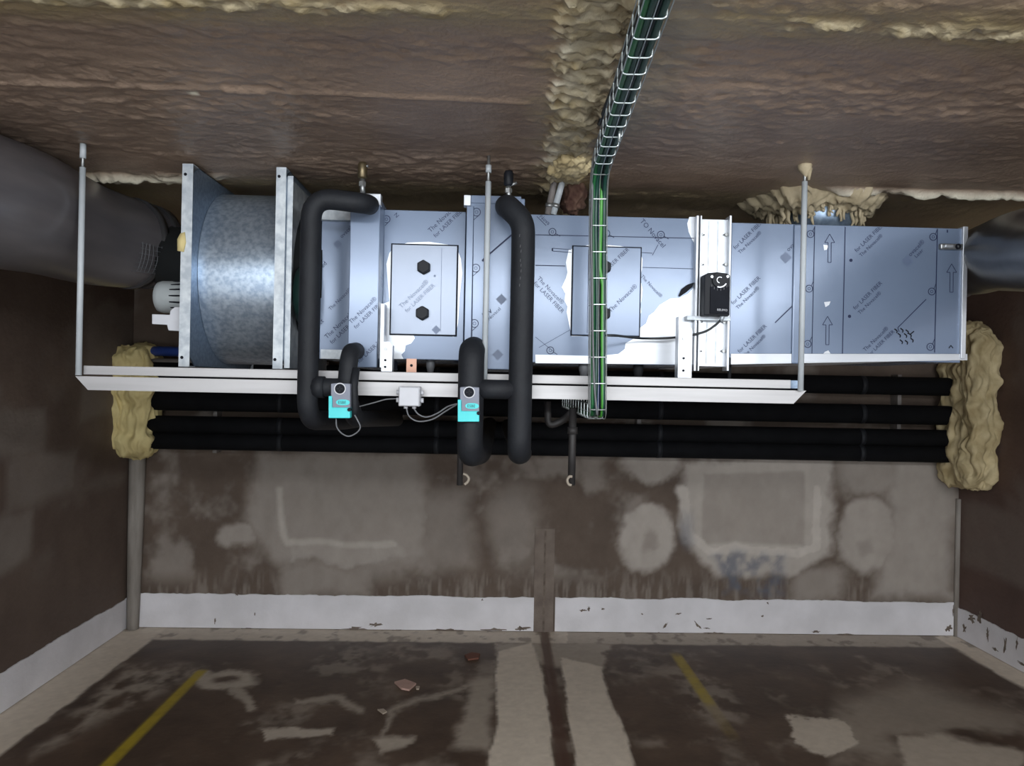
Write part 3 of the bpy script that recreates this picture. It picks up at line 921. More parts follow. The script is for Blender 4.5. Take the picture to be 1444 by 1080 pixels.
# a ragged ring on the ceiling, thicker towards the duct
nseg, rows = 170, 22
ringv = []
for k in range(nseg):
    a = k / nseg * 2 * math.pi
    ca, sa = math.cos(a), math.sin(a)
    w = mnoise.noise((ca * 2.2, sa * 2.2, 2.0)); w2 = mnoise.noise((ca * 9, sa * 9, 5.0)); w3 = mnoise.noise((ca * 22, sa * 22, 7.0))
    row = []
    for j in range(rows):
        t = j / (rows - 1)
        R1 = .125 + .04 * w + .02 * w2 + .006 * w3 + (.05 if ca < -.5 else 0)
        r = .134 + R1 * t
        fold = 1 - 1.3 * abs(mnoise.noise((r * ca * 26 + 3, r * sa * 26, 1.5)))
        hgt = (.066 + .02 * w + .012 * w2) * (1 - t ** 3) * (.5 + .65 * fold)
        q = (r * 34 * ca, r * 34 * sa, 9)
        hgt += (.016 * mnoise.noise(q) + .010 * mnoise.noise((q[0] * 2.2, q[1] * 2.2, 3))) * (1 - t * .4)
        row.append(mb.bm.verts.new((cx + r * ca, 3.08 + r * sa, CEIL + .006 - max(hgt, -.01))))
    row.append(mb.bm.verts.new((cx + (r + .004) * ca, 3.08 + (r + .004) * sa, CEIL + .03)))
    row.insert(0, mb.bm.verts.new((cx + .134 * ca, 3.08 + .134 * sa, CEIL + .03)))
    ringv.append(row)
for k in range(nseg):
    for j in range(rows + 1):
        f = mb.bm.faces.new((ringv[k][j], ringv[k][j + 1], ringv[(k + 1) % nseg][j + 1], ringv[(k + 1) % nseg][j])); f.smooth = True
for k in range(64):                                                # runs and drips
    a = -math.pi / 2 + random.uniform(-1.8, 1.5)
    da_ = a + math.pi / 2
    if da_ < -.75: L, r = random.uniform(.05, .095), .145 + random.uniform(.0, .055)
    elif -.55 < da_ < -.1: L, r = random.uniform(.01, .05), .143 + random.uniform(0, .02)
    elif .25 < da_ < .55: L, r = random.uniform(.0, .03), .143 + random.uniform(0, .02)
    else: L, r = random.uniform(.03, .085), .143 + random.uniform(.0, .025)
    x, y = cx + r * math.cos(a), 3.08 + r * math.sin(a)
    zt = CEIL - .045
    r0 = random.uniform(.0035, .0065)
    j = lambda m: random.uniform(-m, m)
    mb.tube([(x, y, zt + .035), (x + j(.004), y, zt), (x + j(.006), y - .002, zt - L * .35), (x + j(.007), y - .003, zt - L * .75), (x + j(.008), y - .003, zt - L)],
            [r0 * 3, r0 * 2, r0 * 1.3, r0 * 1.25, r0 * .6], 8)
tag(obj('spray_foam', mb, 'foam_grey'), 'beige ring of dripping spray foam round the duct at the ceiling', 'spray foam')


def foam_mass(label, lo, hi, seedv, m, cells=(16, 26, 60), amp=.03):
    bm = bmesh.new()
    nx, ny, nz = cells
    def face(o, u, v, nu, nv):
        g = [[bm.verts.new(Vector(o) + Vector(u) * (i / nu) + Vector(v) * (j / nv)) for j in range(nv + 1)] for i in range(nu + 1)]
        for i in range(nu):
            for j in range(nv):
                bm.faces.new((g[i][j], g[i + 1][j], g[i + 1][j + 1], g[i][j + 1]))
    dx, dy, dz = hi[0] - lo[0], hi[1] - lo[1], hi[2] - lo[2]
    face(lo, (dx, 0, 0), (0, 0, dz), nx, nz); face((lo[0], hi[1], lo[2]), (dx, 0, 0), (0, 0, dz), nx, nz)
    face(lo, (0, dy, 0), (0, 0, dz), ny, nz); face((hi[0], lo[1], lo[2]), (0, dy, 0), (0, 0, dz), ny, nz)
    face(lo, (dx, 0, 0), (0, dy, 0), nx, ny); face((lo[0], lo[1], hi[2]), (dx, 0, 0), (0, dy, 0), nx, ny)
    bmesh.ops.remove_doubles(bm, verts=bm.verts, dist=1e-5)
    bmesh.ops.recalc_face_normals(bm, faces=bm.faces)
    # round off the block
    c = Vector(((lo[0] + hi[0]) / 2, (lo[1] + hi[1]) / 2, (lo[2] + hi[2]) / 2))
    for v in bm.verts:
        d = v.co - c
        u = (2 * d.x / dx, 2 * d.y / dy, 2 * d.z / dz)
        s = (abs(u[0]) ** 5 + abs(u[1]) ** 5 + abs(u[2]) ** 9) ** (1 / 5)
        if s > 1: v.co = c + d / (s ** .8)
    lumpy(bm, amp, 7, seedv, (1, 1.2, .38), ridged=True)
    lumpy(bm, amp * .7, 19, seedv + 4, (1, 1, .28), ridged=True)
    for v in bm.verts:
        v.co += Vector((mnoise.noise(v.co * 13), mnoise.noise(v.co * 13 + Vector((9, 0, 0))), mnoise.noise(v.co * 9 + Vector((0, 9, 0))))) * amp * .9
    bmesh.ops.triangulate(bm, faces=bm.faces)
    return tag(obj('spray_foam', bm, m), label, 'spray foam')


zb, zt = P(1370, 686, 4.7).z, P(1370, 455, 4.7).z
foam_mass('tall cream spray foam plug where the black pipes enter the right wall', (XR - .17, 4.55, zb), (XR - .004, YW - .03, zt), 3.3, 'foam_old', (26, 46, 110), .030)
zb, zt = P(186, 644, 4.75).z, P(186, 488, 4.75).z
foam_mass('yellow spray foam plug where the black pipes enter the left wall', (XL - .03, 4.70, zb), (XL + .20, YW - .01, zt), 8.1, 'foam', (34, 30, 90), .030)

# ------------------------------------------------------------------ the horizontal pipe bundle along the back wall
YBP = 4.80
for yl, yr_, r, lab in ((523, 545, .058, 'topmost black insulated pipe running along the back wall'), (566, 584, .061, 'second black insulated pipe from the top along the back wall'),
                       (599, 617, .054, 'third black insulated pipe from the top along the back wall'), (622, 640, .052, 'lowest black insulated pipe running along the back wall')):
    z = (P(205, yl, YBP).z + P(1340, yr_, YBP).z) / 2
    t = thing('insulated_pipe', lab, 'pipe', ((XL + XR) / 2, YBP, z - r), 'insulated pipes along the back wall')
    obj('insulation', MB().tube([(XL + .01, YBP, z), (XL + 1, YBP, z), (0, YBP, z), (XR - .01, YBP, z)], r, 20), 'blackpipe', t)
    for fx in (.18, .36, .62, .86):
        xx = XL + (XR - XL) * fx
        obj('tape_band', MB().tube([(xx, YBP, z), (xx + .03, YBP, z)], r + .0015, 20), 'foamrub', t)
for fx in (305, 902, 1268):
    a = P(fx, 540, YBP + .07)
    zt = P(fx, 528, YBP).z; zb = P(fx, 640, YBP).z
    t = tag(obj('pipe_strut', MB().box(a.x - .012, a.x + .012, YBP + .062, YW + .005, zb, zt), 'conduit'),
            {305: 'galvanised strut behind the black pipes near the left foam plug', 902: 'galvanised strut behind the black pipes under the damper', 1268: 'galvanised strut behind the black pipes near the right foam plug'}[fx], 'strut', 'struts behind the wall pipes')
z = P(230, 495, 4.78).z
tag(obj('blue_pipe', MB().tube([(XL + .1, 4.80, z), (-1.0, 4.80, z)], .03, 14), 'c_blue'), 'thin blue pipe passing through the left foam plug', 'pipe')
z = P(230, 508, 4.78).z
tag(obj('brown_pipe', MB().tube([(XL + .1, 4.80, z - .01), (-1.0, 4.80, z - .01)], .022, 14), 'conduit'), 'thin greyish brown pipe under the blue pipe at the left foam plug', 'pipe')

# ------------------------------------------------------------------ support frame and hanger rods
sf = thing('support_frame', 'long pale metal frame of two rails carrying the air handling unit', 'support frame', P(620, 560, YB + .3))
pts = [P(106, 528, YB), P(1137, 553, YB), P(1119, 571, YB), P(124, 548, YB)]
zt = (pts[0].z + pts[1].z) / 2; zb = (pts[2].z + pts[3].z) / 2
mb = MB().prism([(pts[0].x, zt), (pts[1].x, zt), (pts[2].x, zb), (pts[3].x, zb)], YB, YB + .006)
mb.box(pts[0].x + .01, pts[1].x - .01, YB + .005, YB + .045, zt - .006, zt)
obj('front_angle', mb, 'rail', sf)
x0 = P(115, 520, YB).x; x1 = P(1117, 543, YB).x
zt2 = (P(115, 514, YB + .01).z + P(1117, 537, YB + .01).z) / 2
obj('upper_rail', MB().box(x0, x1, YB + .010, YB + .05, zt + .006, zt2), 'rail', sf, bevel=.002)
obj('rear_rail', MB().box(x0, x1, YU + .52, YU + .56, zt + .006, zt2), 'rail', sf, bevel=.002)
for bx in (225, 420, 640, 930, 1095):
    X = P(bx, 525, YU).x
    obj('cross_member', MB().box(X - .02, X + .02, YB + .05, YU + .52, zt + .007, zt2 - .001), 'galv', sf)
# upright brackets between rail and unit
for (xa, ya, xb_, yb_) in ((541, 483, 556, 524), (951, 460, 970, 534)):
    X0, X1, Z0, Z1 = rect(xa, ya, xb_, yb_, YB + .09)
    mb = MB().prism([(X0 + .004, Z1), (X1 - .010, Z1), (X1, Z1 - .02), (X1, Z0), (X0, Z0), (X0, Z1 - .02)], YM - .055, YM - .050)
    mb.box(X1 - .005, X1, YM - .052, YM - .01, Z0, Z1 - .012); mb.box(X0, X0 + .005, YM - .052, YM - .01, Z0, Z1 + (.03 if xa > 900 else .0))
    br = obj('upright_bracket', mb, 'steel', sf)
    mx = (X0 + X1) / 2 - .005
    for k, t in enumerate((.25, .62, .85)):
        zc = Z1 - (Z1 - Z0) * t
        obj('bolt_head', MB().disc_y((mx, zc), .006 if k < 1 else .004, YM - .059, YM - .054, 10), 'thread' if k < 1 else 'ink', br)
X0, X1, Z0, Z1 = rect(574, 506, 588, 525, YM)
obj('copper_bracket', MB().box(X0, X1, YM - .02, YM - .015, Z0 - .005, Z1), 'copper', sf)
x, z = (X0 + X1) / 2, (Z0 + Z1) / 2
obj('bracket_hole', MB().disc_y((x, z), .005, YM - .0212, YM - .014, 10), 'ink', sf)


def hanger(px_top, py_top, px_bot, py_bot, py_sleeve, label, foam=False, Y=YB - .012):
    a, b = P(px_top, py_top, Y), P(px_bot, py_bot, Y)
    X = (a.x + b.x) / 2
    if px_top > 600 and px_top < 700: Y = YB - .012
    zt_, zs, zb_ = a.z, P((px_top + px_bot) / 2, py_sleeve, Y).z, b.z
    zc = CEIL + .01
    t = thing('hanger_rod', label, 'hanger rod', (X, Y, zb_), 'rods hanging the frame from the ceiling')
    obj('sleeve', MB().tube([(X, Y, zb_), (X, Y, zs)], .0098, 14), 'rod', t)
    obj('threaded_rod', MB().tube([(X, Y, zs - .02), (X, Y, zc)], .0055, 10), 'thread', t)
    if not foam:
        obj('rod_coupler', MB().tube([(X, Y, zs + .03), (X, Y, zt_)], .0100, 12), 'rod', t)
    return X, Y, zt_


hanger(116, 203, 112, 529, 236, 'grey sleeved rod at the far left end of the frame')
hanger(689, 233, 683, 541, 256, 'grey sleeved rod in front of the middle coil module')
X, Y, zt_ = hanger(1136, 238, 1128, 551, 256, 'grey sleeved rod with a foam cap near the right end of the frame', foam=True)
mb = MB().tube([(X, Y, CEIL + .01), (X, Y, CEIL - .012), (X + .002, Y, CEIL - .03), (X + .004, Y, zt_ - .03)], [.026, .021, .011, .007], 14)
mb.tube([(X + .012, Y - .006, CEIL - .01), (X + .012, Y - .006, CEIL - .05)], [.012, .004], 8)
lumpy(mb.bm, .004, 30, 2)
tag(obj('spray_foam', mb, 'foam_grey'), 'small beige foam cap at the top of the right hanger rod', 'spray foam')

# ------------------------------------------------------------------ fan in its two square plates
fy, fz, fr_ = 3.085, 1.985, .332
fan = thing('duct_fan', 'galvanised axial fan drum between two square plates at the left end', 'fan', (P(330, 518, fy).x, fy, P(330, 518, YB).z))
XA = P(270, 380, 2.70).x; XB = P(388, 380, 2.70).x


def end_plate(X, edge, y0, y1, z0, z1, holes, m='galv', r=.30):
    """square plate with a round opening, flange turned along the edge that faces the camera"""
    mb = MB()
    n = 48
    cyy, czz = (y0 + y1) / 2, (z0 + z1) / 2
    for x in (X - .004, X):
        inner, outer = [], []
        for k in range(n):
            a = k / n * 2 * math.pi + math.pi / n
            c_, s_ = math.cos(a), math.sin(a)
            inner.append(mb.bm.verts.new((x, cyy + r * c_, czz + r * s_)))
            k_ = max(abs(c_) / ((y1 - y0) / 2), abs(s_) / ((z1 - z0) / 2))
            outer.append(mb.bm.verts.new((x, cyy + c_ / k_, czz + s_ / k_)))
        for k in range(n):
            mb.bm.faces.new((inner[k], inner[(k + 1) % n], outer[(k + 1) % n], outer[k]))
    pl = obj('end_plate', mb, m, fan)
    s = 1 if edge > 0 else -1
    xa, xb_ = sorted((X, X + edge))
    mb = MB().box(xa, xb_, y0 - .003, y0, z0, z1)
    mb.box(xa, xb_, y0, y1, z1 - .003, z1); mb.box(xa, xb_, y0, y1, z0, z0 + .003); mb.box(xa, xb_, y1, y1 + .003, z0, z1)
    fl = obj('plate_flange', mb, 'galv_edge', pl)
    for hx, hy in holes:
        c0 = P(hx, hy, y0)
        obj('bolt_hole', MB().disc_y((c0.x, c0.z), .0055, y0 - .0042, y0 + .001, 12), 'ink', pl)
    return pl


z1_, z0_ = P(262, 231, 2.70).z, P(262, 517, 2.70).z
pl = end_plate(XA, -.037, 2.70, 3.42, z0_, z1_, [(262, 246), (257, 504)])
a = P(258, 342, 2.70)
mb = MB().prism([(a.x - .016, a.z - .03), (a.x + .006, a.z - .034), (a.x + .012, a.z), (a.x + .008, a.z + .035), (a.x - .006, a.z + .03), (a.x - .017, a.z + .01)], 2.692, 2.698)
lumpy(mb.bm, .002, 40, 1)
o = obj('foam_smear', mb, 'foam', pl); o['label'] = 'yellow smear of foam'
z1b, z0b = P(394, 236, 2.70).z, P(394, 520, 2.70).z
end_plate(XB + pxs(13, 2.7), -.034, 2.70, 3.42, z0b, z1b, [(394, 249), (388, 507)])
X0, X1, Z0, Z1 = rect(403, 248, 411, 519, 2.715)
mb = MB().box(X0, X1, 2.715, 2.718, Z0, Z1); mb.box(X0, X0 + .003, 2.718, 3.40, Z0, Z1)
obj('inner_flange', mb, 'galv_edge', fan)
obj('drum', MB().tube([(XA + .001, fy, fz), (XA + .05, fy, fz), (XB - .02, fy, fz), (XB + .012, fy, fz)], fr_, 72, caps=False), 'drum', fan)
# motor behind the left plate
a, b = P(217, 417, 2.86), P(256, 417, 2.86)
mt = obj('motor', MB().tube([(a.x - .003, 2.9, a.z), (a.x + .003, 2.9, a.z), (a.x + .02, 2.9, a.z), (b.x + .05, 2.9, a.z)], [.045, .055, .060, .060], 28), 'motor', fan)
mb = MB()
for k in range(16):
    ang = k / 16 * 2 * math.pi
    c_, s_ = math.cos(ang), math.sin(ang)
    p0 = Vector((a.x + .062, 2.9 + .058 * c_, a.z + .058 * s_)); 
    mb.tube([p0, p0 + Vector((.06, .008 * c_, .008 * s_))], .003, 6)
obj('cooling_fins', mb, 'ink', mt)
pp = [P(x, y, 2.74) for x, y in ((215, 443), (240, 444), (241, 438), (247, 433), (256, 433), (256, 467), (238, 466), (236, 458), (215, 457))]
obj('motor_bracket', MB().prism([(v.x, v.z) for v in pp], 2.735, 2.75), 'white', fan, bevel=.002)
# flexible connection towards the coil, and the green motor housing inside it
Xc, Xd = P(412, 400, 2.9).x, P(452, 400, 2.9).x
mb = MB()
mb.tube([(Xc - .012, fy, fz), (Xc + .035, fy, fz), (Xd - .02, fy, fz), (Xd + .02, fy, fz)], [.29, .285, .27, .27], 40)
obj('flexible_connector', mb, 'fabric', fan)
a = P(432, 415, 2.78)
obj('green_housing', MB().tube([(a.x - .042, 2.83, a.z), (a.x - .036, 2.83, a.z), (a.x - .01, 2.83, a.z), (a.x + .03, 2.83, a.z)], [.07, .10, .118, .118], 32), 'darkgreen', fan)

# ------------------------------------------------------------------ big film-wrapped round ducts left and right
def wrapped_duct(name, label, pts, rads, m, bands, cap_end=True):
    t = thing(name, label, 'duct', (pts[-1][0], pts[-1][1], pts[-1][2] - rads[-1]))
    sp = smooth_curve(pts, 10)
    rr = []
    for i in range(len(pts) - 1):
        for k in range(10): rr.append(rads[i] + (rads[i + 1] - rads[i]) * k / 10)
    rr.append(rads[-1])
    body = MB().tube(sp, rr, 48)
    bm = body.bm
    bm.normal_update()
    for v in bm.verts:
        q = Vector((v.co.x * 3, v.co.y * 1.5, v.co.z * 7))
        v.co += v.normal * (.012 * (mnoise.noise(q) + .4 * mnoise.noise(q * 2.7)))
    obj('film_wrap', body, m, t)
    n = len(sp)
    for (f0, f1, dr, mm) in bands:
        i0, i1 = int(f0 * (n - 1)), max(int(f1 * (n - 1)), int(f0 * (n - 1)) + 1)
        obj('clamp_band', MB().tube(sp[i0:i1 + 1], [rr[i] + dr for i in range(i0, i1 + 1)], 48), mm, t)
    return t, sp, rr


pl_ = [(-1.75, .55, CAM_H + .34), (-1.68, 1.8, CAM_H + .49), tuple(P(0, 288, 2.55)), tuple(P(113, 326, 2.98)), tuple(P(182, 343, 3.2)), tuple(P(222, 350, 3.33))]
dl, spl, rrl = wrapped_duct('wrapped_duct', 'large round duct in grey plastic film coming in from the left', pl_, [.20, .212, .212, .192, .176, .160], 'duct',
                            [(.80, .84, .012, 'duct_dark'), (.93, .98, .012, 'duct_dark')])
# stub from the duct end into the fan plate
a = P(222, 352, 3.3)
obj('inlet_stub', MB().tube([(a.x, 3.30, a.z), (XA - .03, fy + .05, fz), ], [.13, .13], 32), 'fabric', dl)
# plastic netting showing through the film near the end
mb = MB()
nseg = len(spl)
def on_duct(t, ang, lift=.014):
    f = t * (nseg - 1); i = min(int(f), nseg - 2); k = f - i
    c_ = spl[i].lerp(spl[i + 1], k); d = (spl[i + 1] - spl[i]).normalized()
    up = (Vector((0, 0, 1)) - d * d.z).normalized(); sd = d.cross(up)
    r = rrl[i] + (rrl[i + 1] - rrl[i]) * k + lift
    return c_ + (up * math.cos(ang) + sd * math.sin(ang)) * r
for k in range(7):
    t0 = .70 + .018 * k
    mb.tube([on_duct(t0 + .01 * s * .3, 1.7 + .09 * s) for s in range(8)], .0012, 5)
for k in range(7):
    ang = 1.72 + .1 * k
    mb.tube([on_duct(.69 + .018 * s, ang) for s in range(8)], .0012, 5)
obj('netting', mb, 'c_grey', dl)

pr_ = [tuple(P(2030, 300, 1.35)), tuple(P(1600, 342, 1.95)), tuple(P(1470, 351, 2.45)), tuple(P(1405, 362, 2.85)), tuple(P(1372, 372, 3.1)), tuple(P(1335, 374, 3.2))]
wrapped_duct('wrapped_duct', 'large round duct in dark plastic film leaving at the right end', pr_, [.15, .145, .140, .135, .130, .125], 'duct_dark', [(.86, .88, .008, 'duct')])

# ------------------------------------------------------------------ insulated risers with their valves
def pp3(x, y, Y): return P(x, y, Y)


def riser(label, parts):
    t = None
    for name, pts, r, fl in parts:
        path = fillet(pts, fl) if fl else [Vector(p) for p in pts]
        if t is None:
            base = min(path, key=lambda v: v.z)
            t = thing('insulated_riser', label, 'pipe', base, 'black insulated risers to the coils')
        obj(name, MB().tube(path, r, 22), 'foamrub', t)
    return t


YBK = 4.70
xA = (P(440, 300, YP).x + P(432, 580, YP).x) / 2
zA0, zA1 = P(455, 278, YP).z, P(433, 592, YP).z
pA = [P(521, 289, YM - .005), P(515, 287, YP + .02), Vector((xA, YP, zA0)), Vector((xA, YP, zA1)), Vector((xA + .05, YP + .35, zA1 - .02)), Vector((P(560, 585, YBK).x, YBK, P(560, 585, YBK).z))]
tA = riser('black insulated riser looping left from the first coil module', [('insulation', pA, .0335, [0, .06, .075, .08, .1, 0])])
zt_ = P(460, 546, YP).z
xB0, xB1 = P(498, 495, YP).x, P(487, 545, YP).x
obj('tee_branch', MB().tube([(xA, YP, zt_), (P(490, 548, YP).x, YP, zt_)], .030, 18), 'foamrub', tA)
obj('tee_collar', MB().tube([(xA + .02, YP, zt_), (xA + .055, YP, zt_)], .036, 18), 'foamrub', tA)
pB = [P(502, 495, YM - .005), P(493, 497, YP + .01), P(488, 552, YP), P(500, 590, YP + .08), P(560, 592, YP + 1.2)]
riser('short black insulated elbow under the first coil module with a turquoise valve motor', [('insulation', pB, .030, [0, .05, .04, .04, 0])])
xC = P(664, 560, YP).x
pC = [P(668, 492, YM - .005), P(665, 495, YP + .005), Vector((xC, YP, P(664, 640, YP).z)), Vector((xC + .03, YP + .3, P(664, 650, YP).z)), P(690, 598, YBK)]
tC = riser('thick black insulated riser below the middle coil module behind the second valve motor', [('insulation', pC, .043, [0, .05, .06, .08, 0])])
xD = (P(739, 330, YP).x + P(731, 640, YP).x) / 2
pD = [P(714, 291, YM - .005), P(716, 291, YP + .03), P(738, 312, YP + .0), Vector((xD, YP, P(738, 350, YP).z)), Vector((xD, YP, P(731, 638, YP).z)), Vector((xD + .02, YP + .3, P(731, 650, YP).z)), P(716, 600, YBK)]
tD = riser('tall black insulated riser right of the middle coil module', [('insulation', pD, .0395, [0, .04, .05, .06, .06, .08, 0])])
zt_ = P(700, 549, YP).z
obj('tee_branch', MB().tube([(xC, YP, zt_), (xD, YP, zt_)], .032, 18), 'foamrub', tC)
for k in range(26):                                               # a faint line of white print down the pipe
    pass
mb = MB()
for k, (x, y) in enumerate([(733, 330), (734, 345), (735, 352), (734, 365), (735, 372), (735, 380), (734, 390), (733, 400)]):
    wline(mb, (x, y), (x - .4, y + 4), .0013, YP - .0408)
o = obj('pipe_print', mb, 'drain_print', tD, recalc=False)


def air_vent(label, x, y0, y1, Y, m, side=False):
    zb_, zt_ = P(x, y1, Y).z, P(x, y0, Y).z
    X = P(x, (y0 + y1) / 2, Y).x
    t = thing('air_vent', label, 'valve', (X, Y, zb_))
    Hh = zt_ - zb_
    obj('stem', MB().tube([(X + .002, Y, zb_), (X, Y, zb_ + Hh * .5)], .0085, 12), 'thread', t)
    obj('nut', MB().tube([(X, Y, zb_ + Hh * .28), (X, Y, zb_ + Hh * .42)], .0125, 6), 'thread', t)
    obj('float_body', MB().tube([(X, Y, zb_ + Hh * .5), (X, Y, zb_ + Hh * .55), (X, Y, zb_ + Hh * .92), (X, Y, zt_)], [.010, .016, .016, .012], 16), m, t)
    obj('side_nipple', MB().tube([(X, Y, zb_ + Hh * (.5 if side else .85)), (X + (.028 if side else .02), Y - .004, zb_ + Hh * (.62 if side else .9))], .005, 10), 'thread', t)


air_vent('small brass air vent on the pipe elbow beside the fan', 511, 229, 276, YM - .08, 'brass')
air_vent('small dark air vent with a side nipple above the tall riser', 717, 241, 284, YP + .06, 'blackplastic', True)


def valve_motor(label, x, y):
    """turquoise and grey rotary motor; (x, y) is the middle of its shaft hub"""
    Y = YP - .036
    q = lambda dx, dy, yy=Y: P(x + dx, y + dy, yy)
    base = q(0, 42)
    t = thing('valve_motor', label, 'valve actuator', (base.x, Y, base.z), 'valve motors')
    def pr(name, pts, y0, y1, m, par, bev=.0025):
        v = [q(a, b) for a, b in pts]
        return obj(name, MB().prism([(p.x, p.z) for p in v], y0, y1), m, par, bevel=bev)
    pr('cover', [(-16, 10), (-11, 10), (-11, 26), (14, 26), (14, 41), (-16, 41)], Y - .030, Y + .004, 'turq', t)
    bd = pr('body', [(-13, -7), (-4, -8), (14, -7), (14, 27), (-11, 27), (-11, 12), (-13, 10)], Y - .028, Y + .006, 'greyplastic', t)
    c = q(0, 0)
    obj('hub_ring', MB().ring_y((c.x, c.z), pxs(6.8, Y), pxs(8.2, Y), Y - .032, Y - .02, 28), 'white', bd)
    hb_ = obj('shaft_hub', MB().disc_y((c.x, c.z), pxs(6.6, Y), Y - .034, Y - .02, 24), 'ink', t)
    mb = MB()
    mb.box(c.x - .010, c.x + .010, Y - .036, Y - .033, c.z - .0018, c.z + .0018); mb.box(c.x - .0018, c.x + .0018, Y - .036, Y - .033, c.z - .010, c.z + .010)
    obj('hub_cross', mb, 'blackplastic', hb_)
    b = q(4, 19)
    w, h_ = pxs(9.5, Y), pxs(4, Y)
    mb = MB().prism([(b.x + w * math.copysign(abs(math.cos(k / 24 * 6.2832)) ** .7, math.cos(k / 24 * 6.2832)), b.z + h_ * math.sin(k / 24 * 6.2832)) for k in range(24)], Y - .0300, Y - .027)
    bg = obj('badge', mb, 'turq', bd)
    mb = MB()
    text_into(mb, 'ESBE', pxs(5.6, Y), b.x - pxs(6.8, Y), b.z - pxs(2, Y), 0, Y - .0306)
    obj('badge_lettering', mb, 'darkgreen', bg, recalc=False)
    s = q(13, 29)
    obj('release_button', MB().disc_y((s.x, s.z), pxs(2.6, Y), Y - .034, Y - .02, 14), 'ink', t)
    return t


valve_motor('turquoise and grey valve motor on the left elbow under the first coil module', 482, 548)
valve_motor('turquoise and grey valve motor on the thick riser in the middle', 662, 553)
# connecting black straps that hold the lower pipe stub of the left valve
pts = [P(502, 520, YP - .01), P(499, 545, YP - .03), P(500, 575, YP - .03), P(500, 592, YP - .01)]
tag(obj('pipe_wrap', MB().tube(pts, .013, 12), 'foamrub'), 'strip of black insulation hanging beside the left valve motor', 'insulation')

# ------------------------------------------------------------------ damper actuator
Y = YU - .035
x0, x1, z0, z1 = rect(990, 386, 1026, 446, Y - .03)
da = thing('damper_actuator', 'black damper actuator box with a silver dial on the bright damper frame', 'actuator', ((x0 + x1) / 2, Y, z0))
k = pxs(1, Y)
obj('body', MB().prism([(x0, z0), (x1, z0), (x1, z1 - .008), (x1 - .012, z1 - .002), ((x0 + x1) / 2, z1 + .002), (x0 + .012, z1 - .002), (x0, z1 - .008)], Y - .06, Y - .002), 'blackplastic', da, bevel=.005)
obj('front_cover', MB().box(x0 + .020, x1 - .002, Y - .064, Y - .058, z0 + .006, z1 - .05), 'ink', da, bevel=.002)
cxx, czz = x0 + .052, z1 - .027
obj('clamp_dial', MB().disc_y((cxx, czz), .026, Y - .068, Y - .058, 30), 'blackplastic', da, bevel=.002)
dl_ = MB().ring_y((cxx, czz), .0235, .0275, Y - .0695, Y - .066, 16, -1.9, -.5)
dl_.ring_y((cxx, czz), .009, .0115, Y - .0695, Y - .066, 18, .9, 4.6)
obj('dial_pointer', dl_, 'steel', da)
obj('clamp_screw', MB().disc_y((x0 + .024, z1 - .016), .005, Y - .068, Y - .058, 12), 'steel', da)
obj('clamp_screw', MB().disc_y((x1 - .012, z1 - .014), .005, Y - .068, Y - .058, 12), 'steel', da)
mb = MB()
for kk in range(6):
    a = -2.5 + kk * .36
    wx_, wz_ = cxx + .034 * math.cos(a), czz + .034 * math.sin(a)
    mb.box(wx_ - .0007, wx_ + .0007, Y - .0648, Y - .0642, wz_ - .004, wz_ + .004)
obj('dial_ticks', mb, 'c_grey', da)
mb = MB()
text_into(mb, 'BELIMO', .011, x0 + .045, z0 + .017, -.04, Y - .0646)
obj('lettering', mb, 'white', da, recalc=False)
a = P(1018, 447, Y - .03)
obj('cable_gland', MB().tube([(a.x, Y - .04, z0 + .004), (a.x - .006, Y - .04, z0 - .018)], [.010, .006], 12), 'galv_edge', da)
cab = smooth_curve([(a.x - .006, Y - .04, z0 - .012), P(1008, 459, Y - .04), P(990, 469, Y - .035), P(950, 476, Y - .03), P(905, 477, Y - .03), P(868, 473, YT + .12), P(852, 473, YT + .02)], 8)
tag(obj('actuator_cable', MB().tube(cab, .0042, 10), 'c_black'), 'thin black cable curving from the damper actuator to the vertical cable tray', 'cable')

# ------------------------------------------------------------------ junction box and its loose wires
Y = YB - .06
x0, x1, z0, z1 = rect(562, 545, 592, 573, Y)
jb = thing('junction_box', 'pale grey square junction box fixed on the front rail', 'junction box', ((x0 + x1) / 2, Y, z0))
obj('box_body', MB().box(x0, x1, Y, YB - .001, z0, z1), 'white', jb, bevel=.003)
obj('box_lid', MB().box(x0 + .002, x1 - .002, Y - .008, Y - .001, z0 + .002, z1 - .002), 'white', jb, bevel=.003)
for gx, gz, ax in ((x0, .3, -1), (x1, .3, 1), (x1, .7, 1), (x0, .7, -1)):
    zz = z0 + (z1 - z0) * gz
    obj('cable_gland', MB().tube([(gx, Y + .03, zz), (gx + ax * .010, Y + .03, zz)], .008, 12), 'white', jb)
for gx in (.3, .7):
    xx = x0 + (x1 - x0) * gx
    obj('cable_gland', MB().tube([(xx, Y + .03, z0), (xx, Y + .03, z0 - .008)], .007, 12), 'white', jb)
for lab, pts, r in (('grey wire looping from the junction box far down to the right', [(573, 575), (577, 587), (590, 594), (610, 591), (628, 580), (648, 568)], .0026),
                    ('grey wire looping shallowly under the junction box to the middle valve', [(583, 575), (590, 584), (602, 588), (618, 582), (632, 573), (650, 568)], .0026),
                    ('grey wire from the junction box left towards the left valve motor', [(562, 562), (545, 563), (530, 567), (515, 571), (503, 574)], .0022),
                    ('thin wire loop hanging below the left valve motor', [(474, 590), (475, 602), (482, 611), (492, 615), (503, 610), (508, 602), (504, 592), (500, 585)], .0024)):
    Yw = YB - .03 if 'loop hanging' not in lab else YP - .04
    c_ = smooth_curve([P(x, y, Yw) for x, y in pts], 8)
    tag(obj('wire', MB().tube(c_, r, 8), 'c_grey'), lab, 'wire')

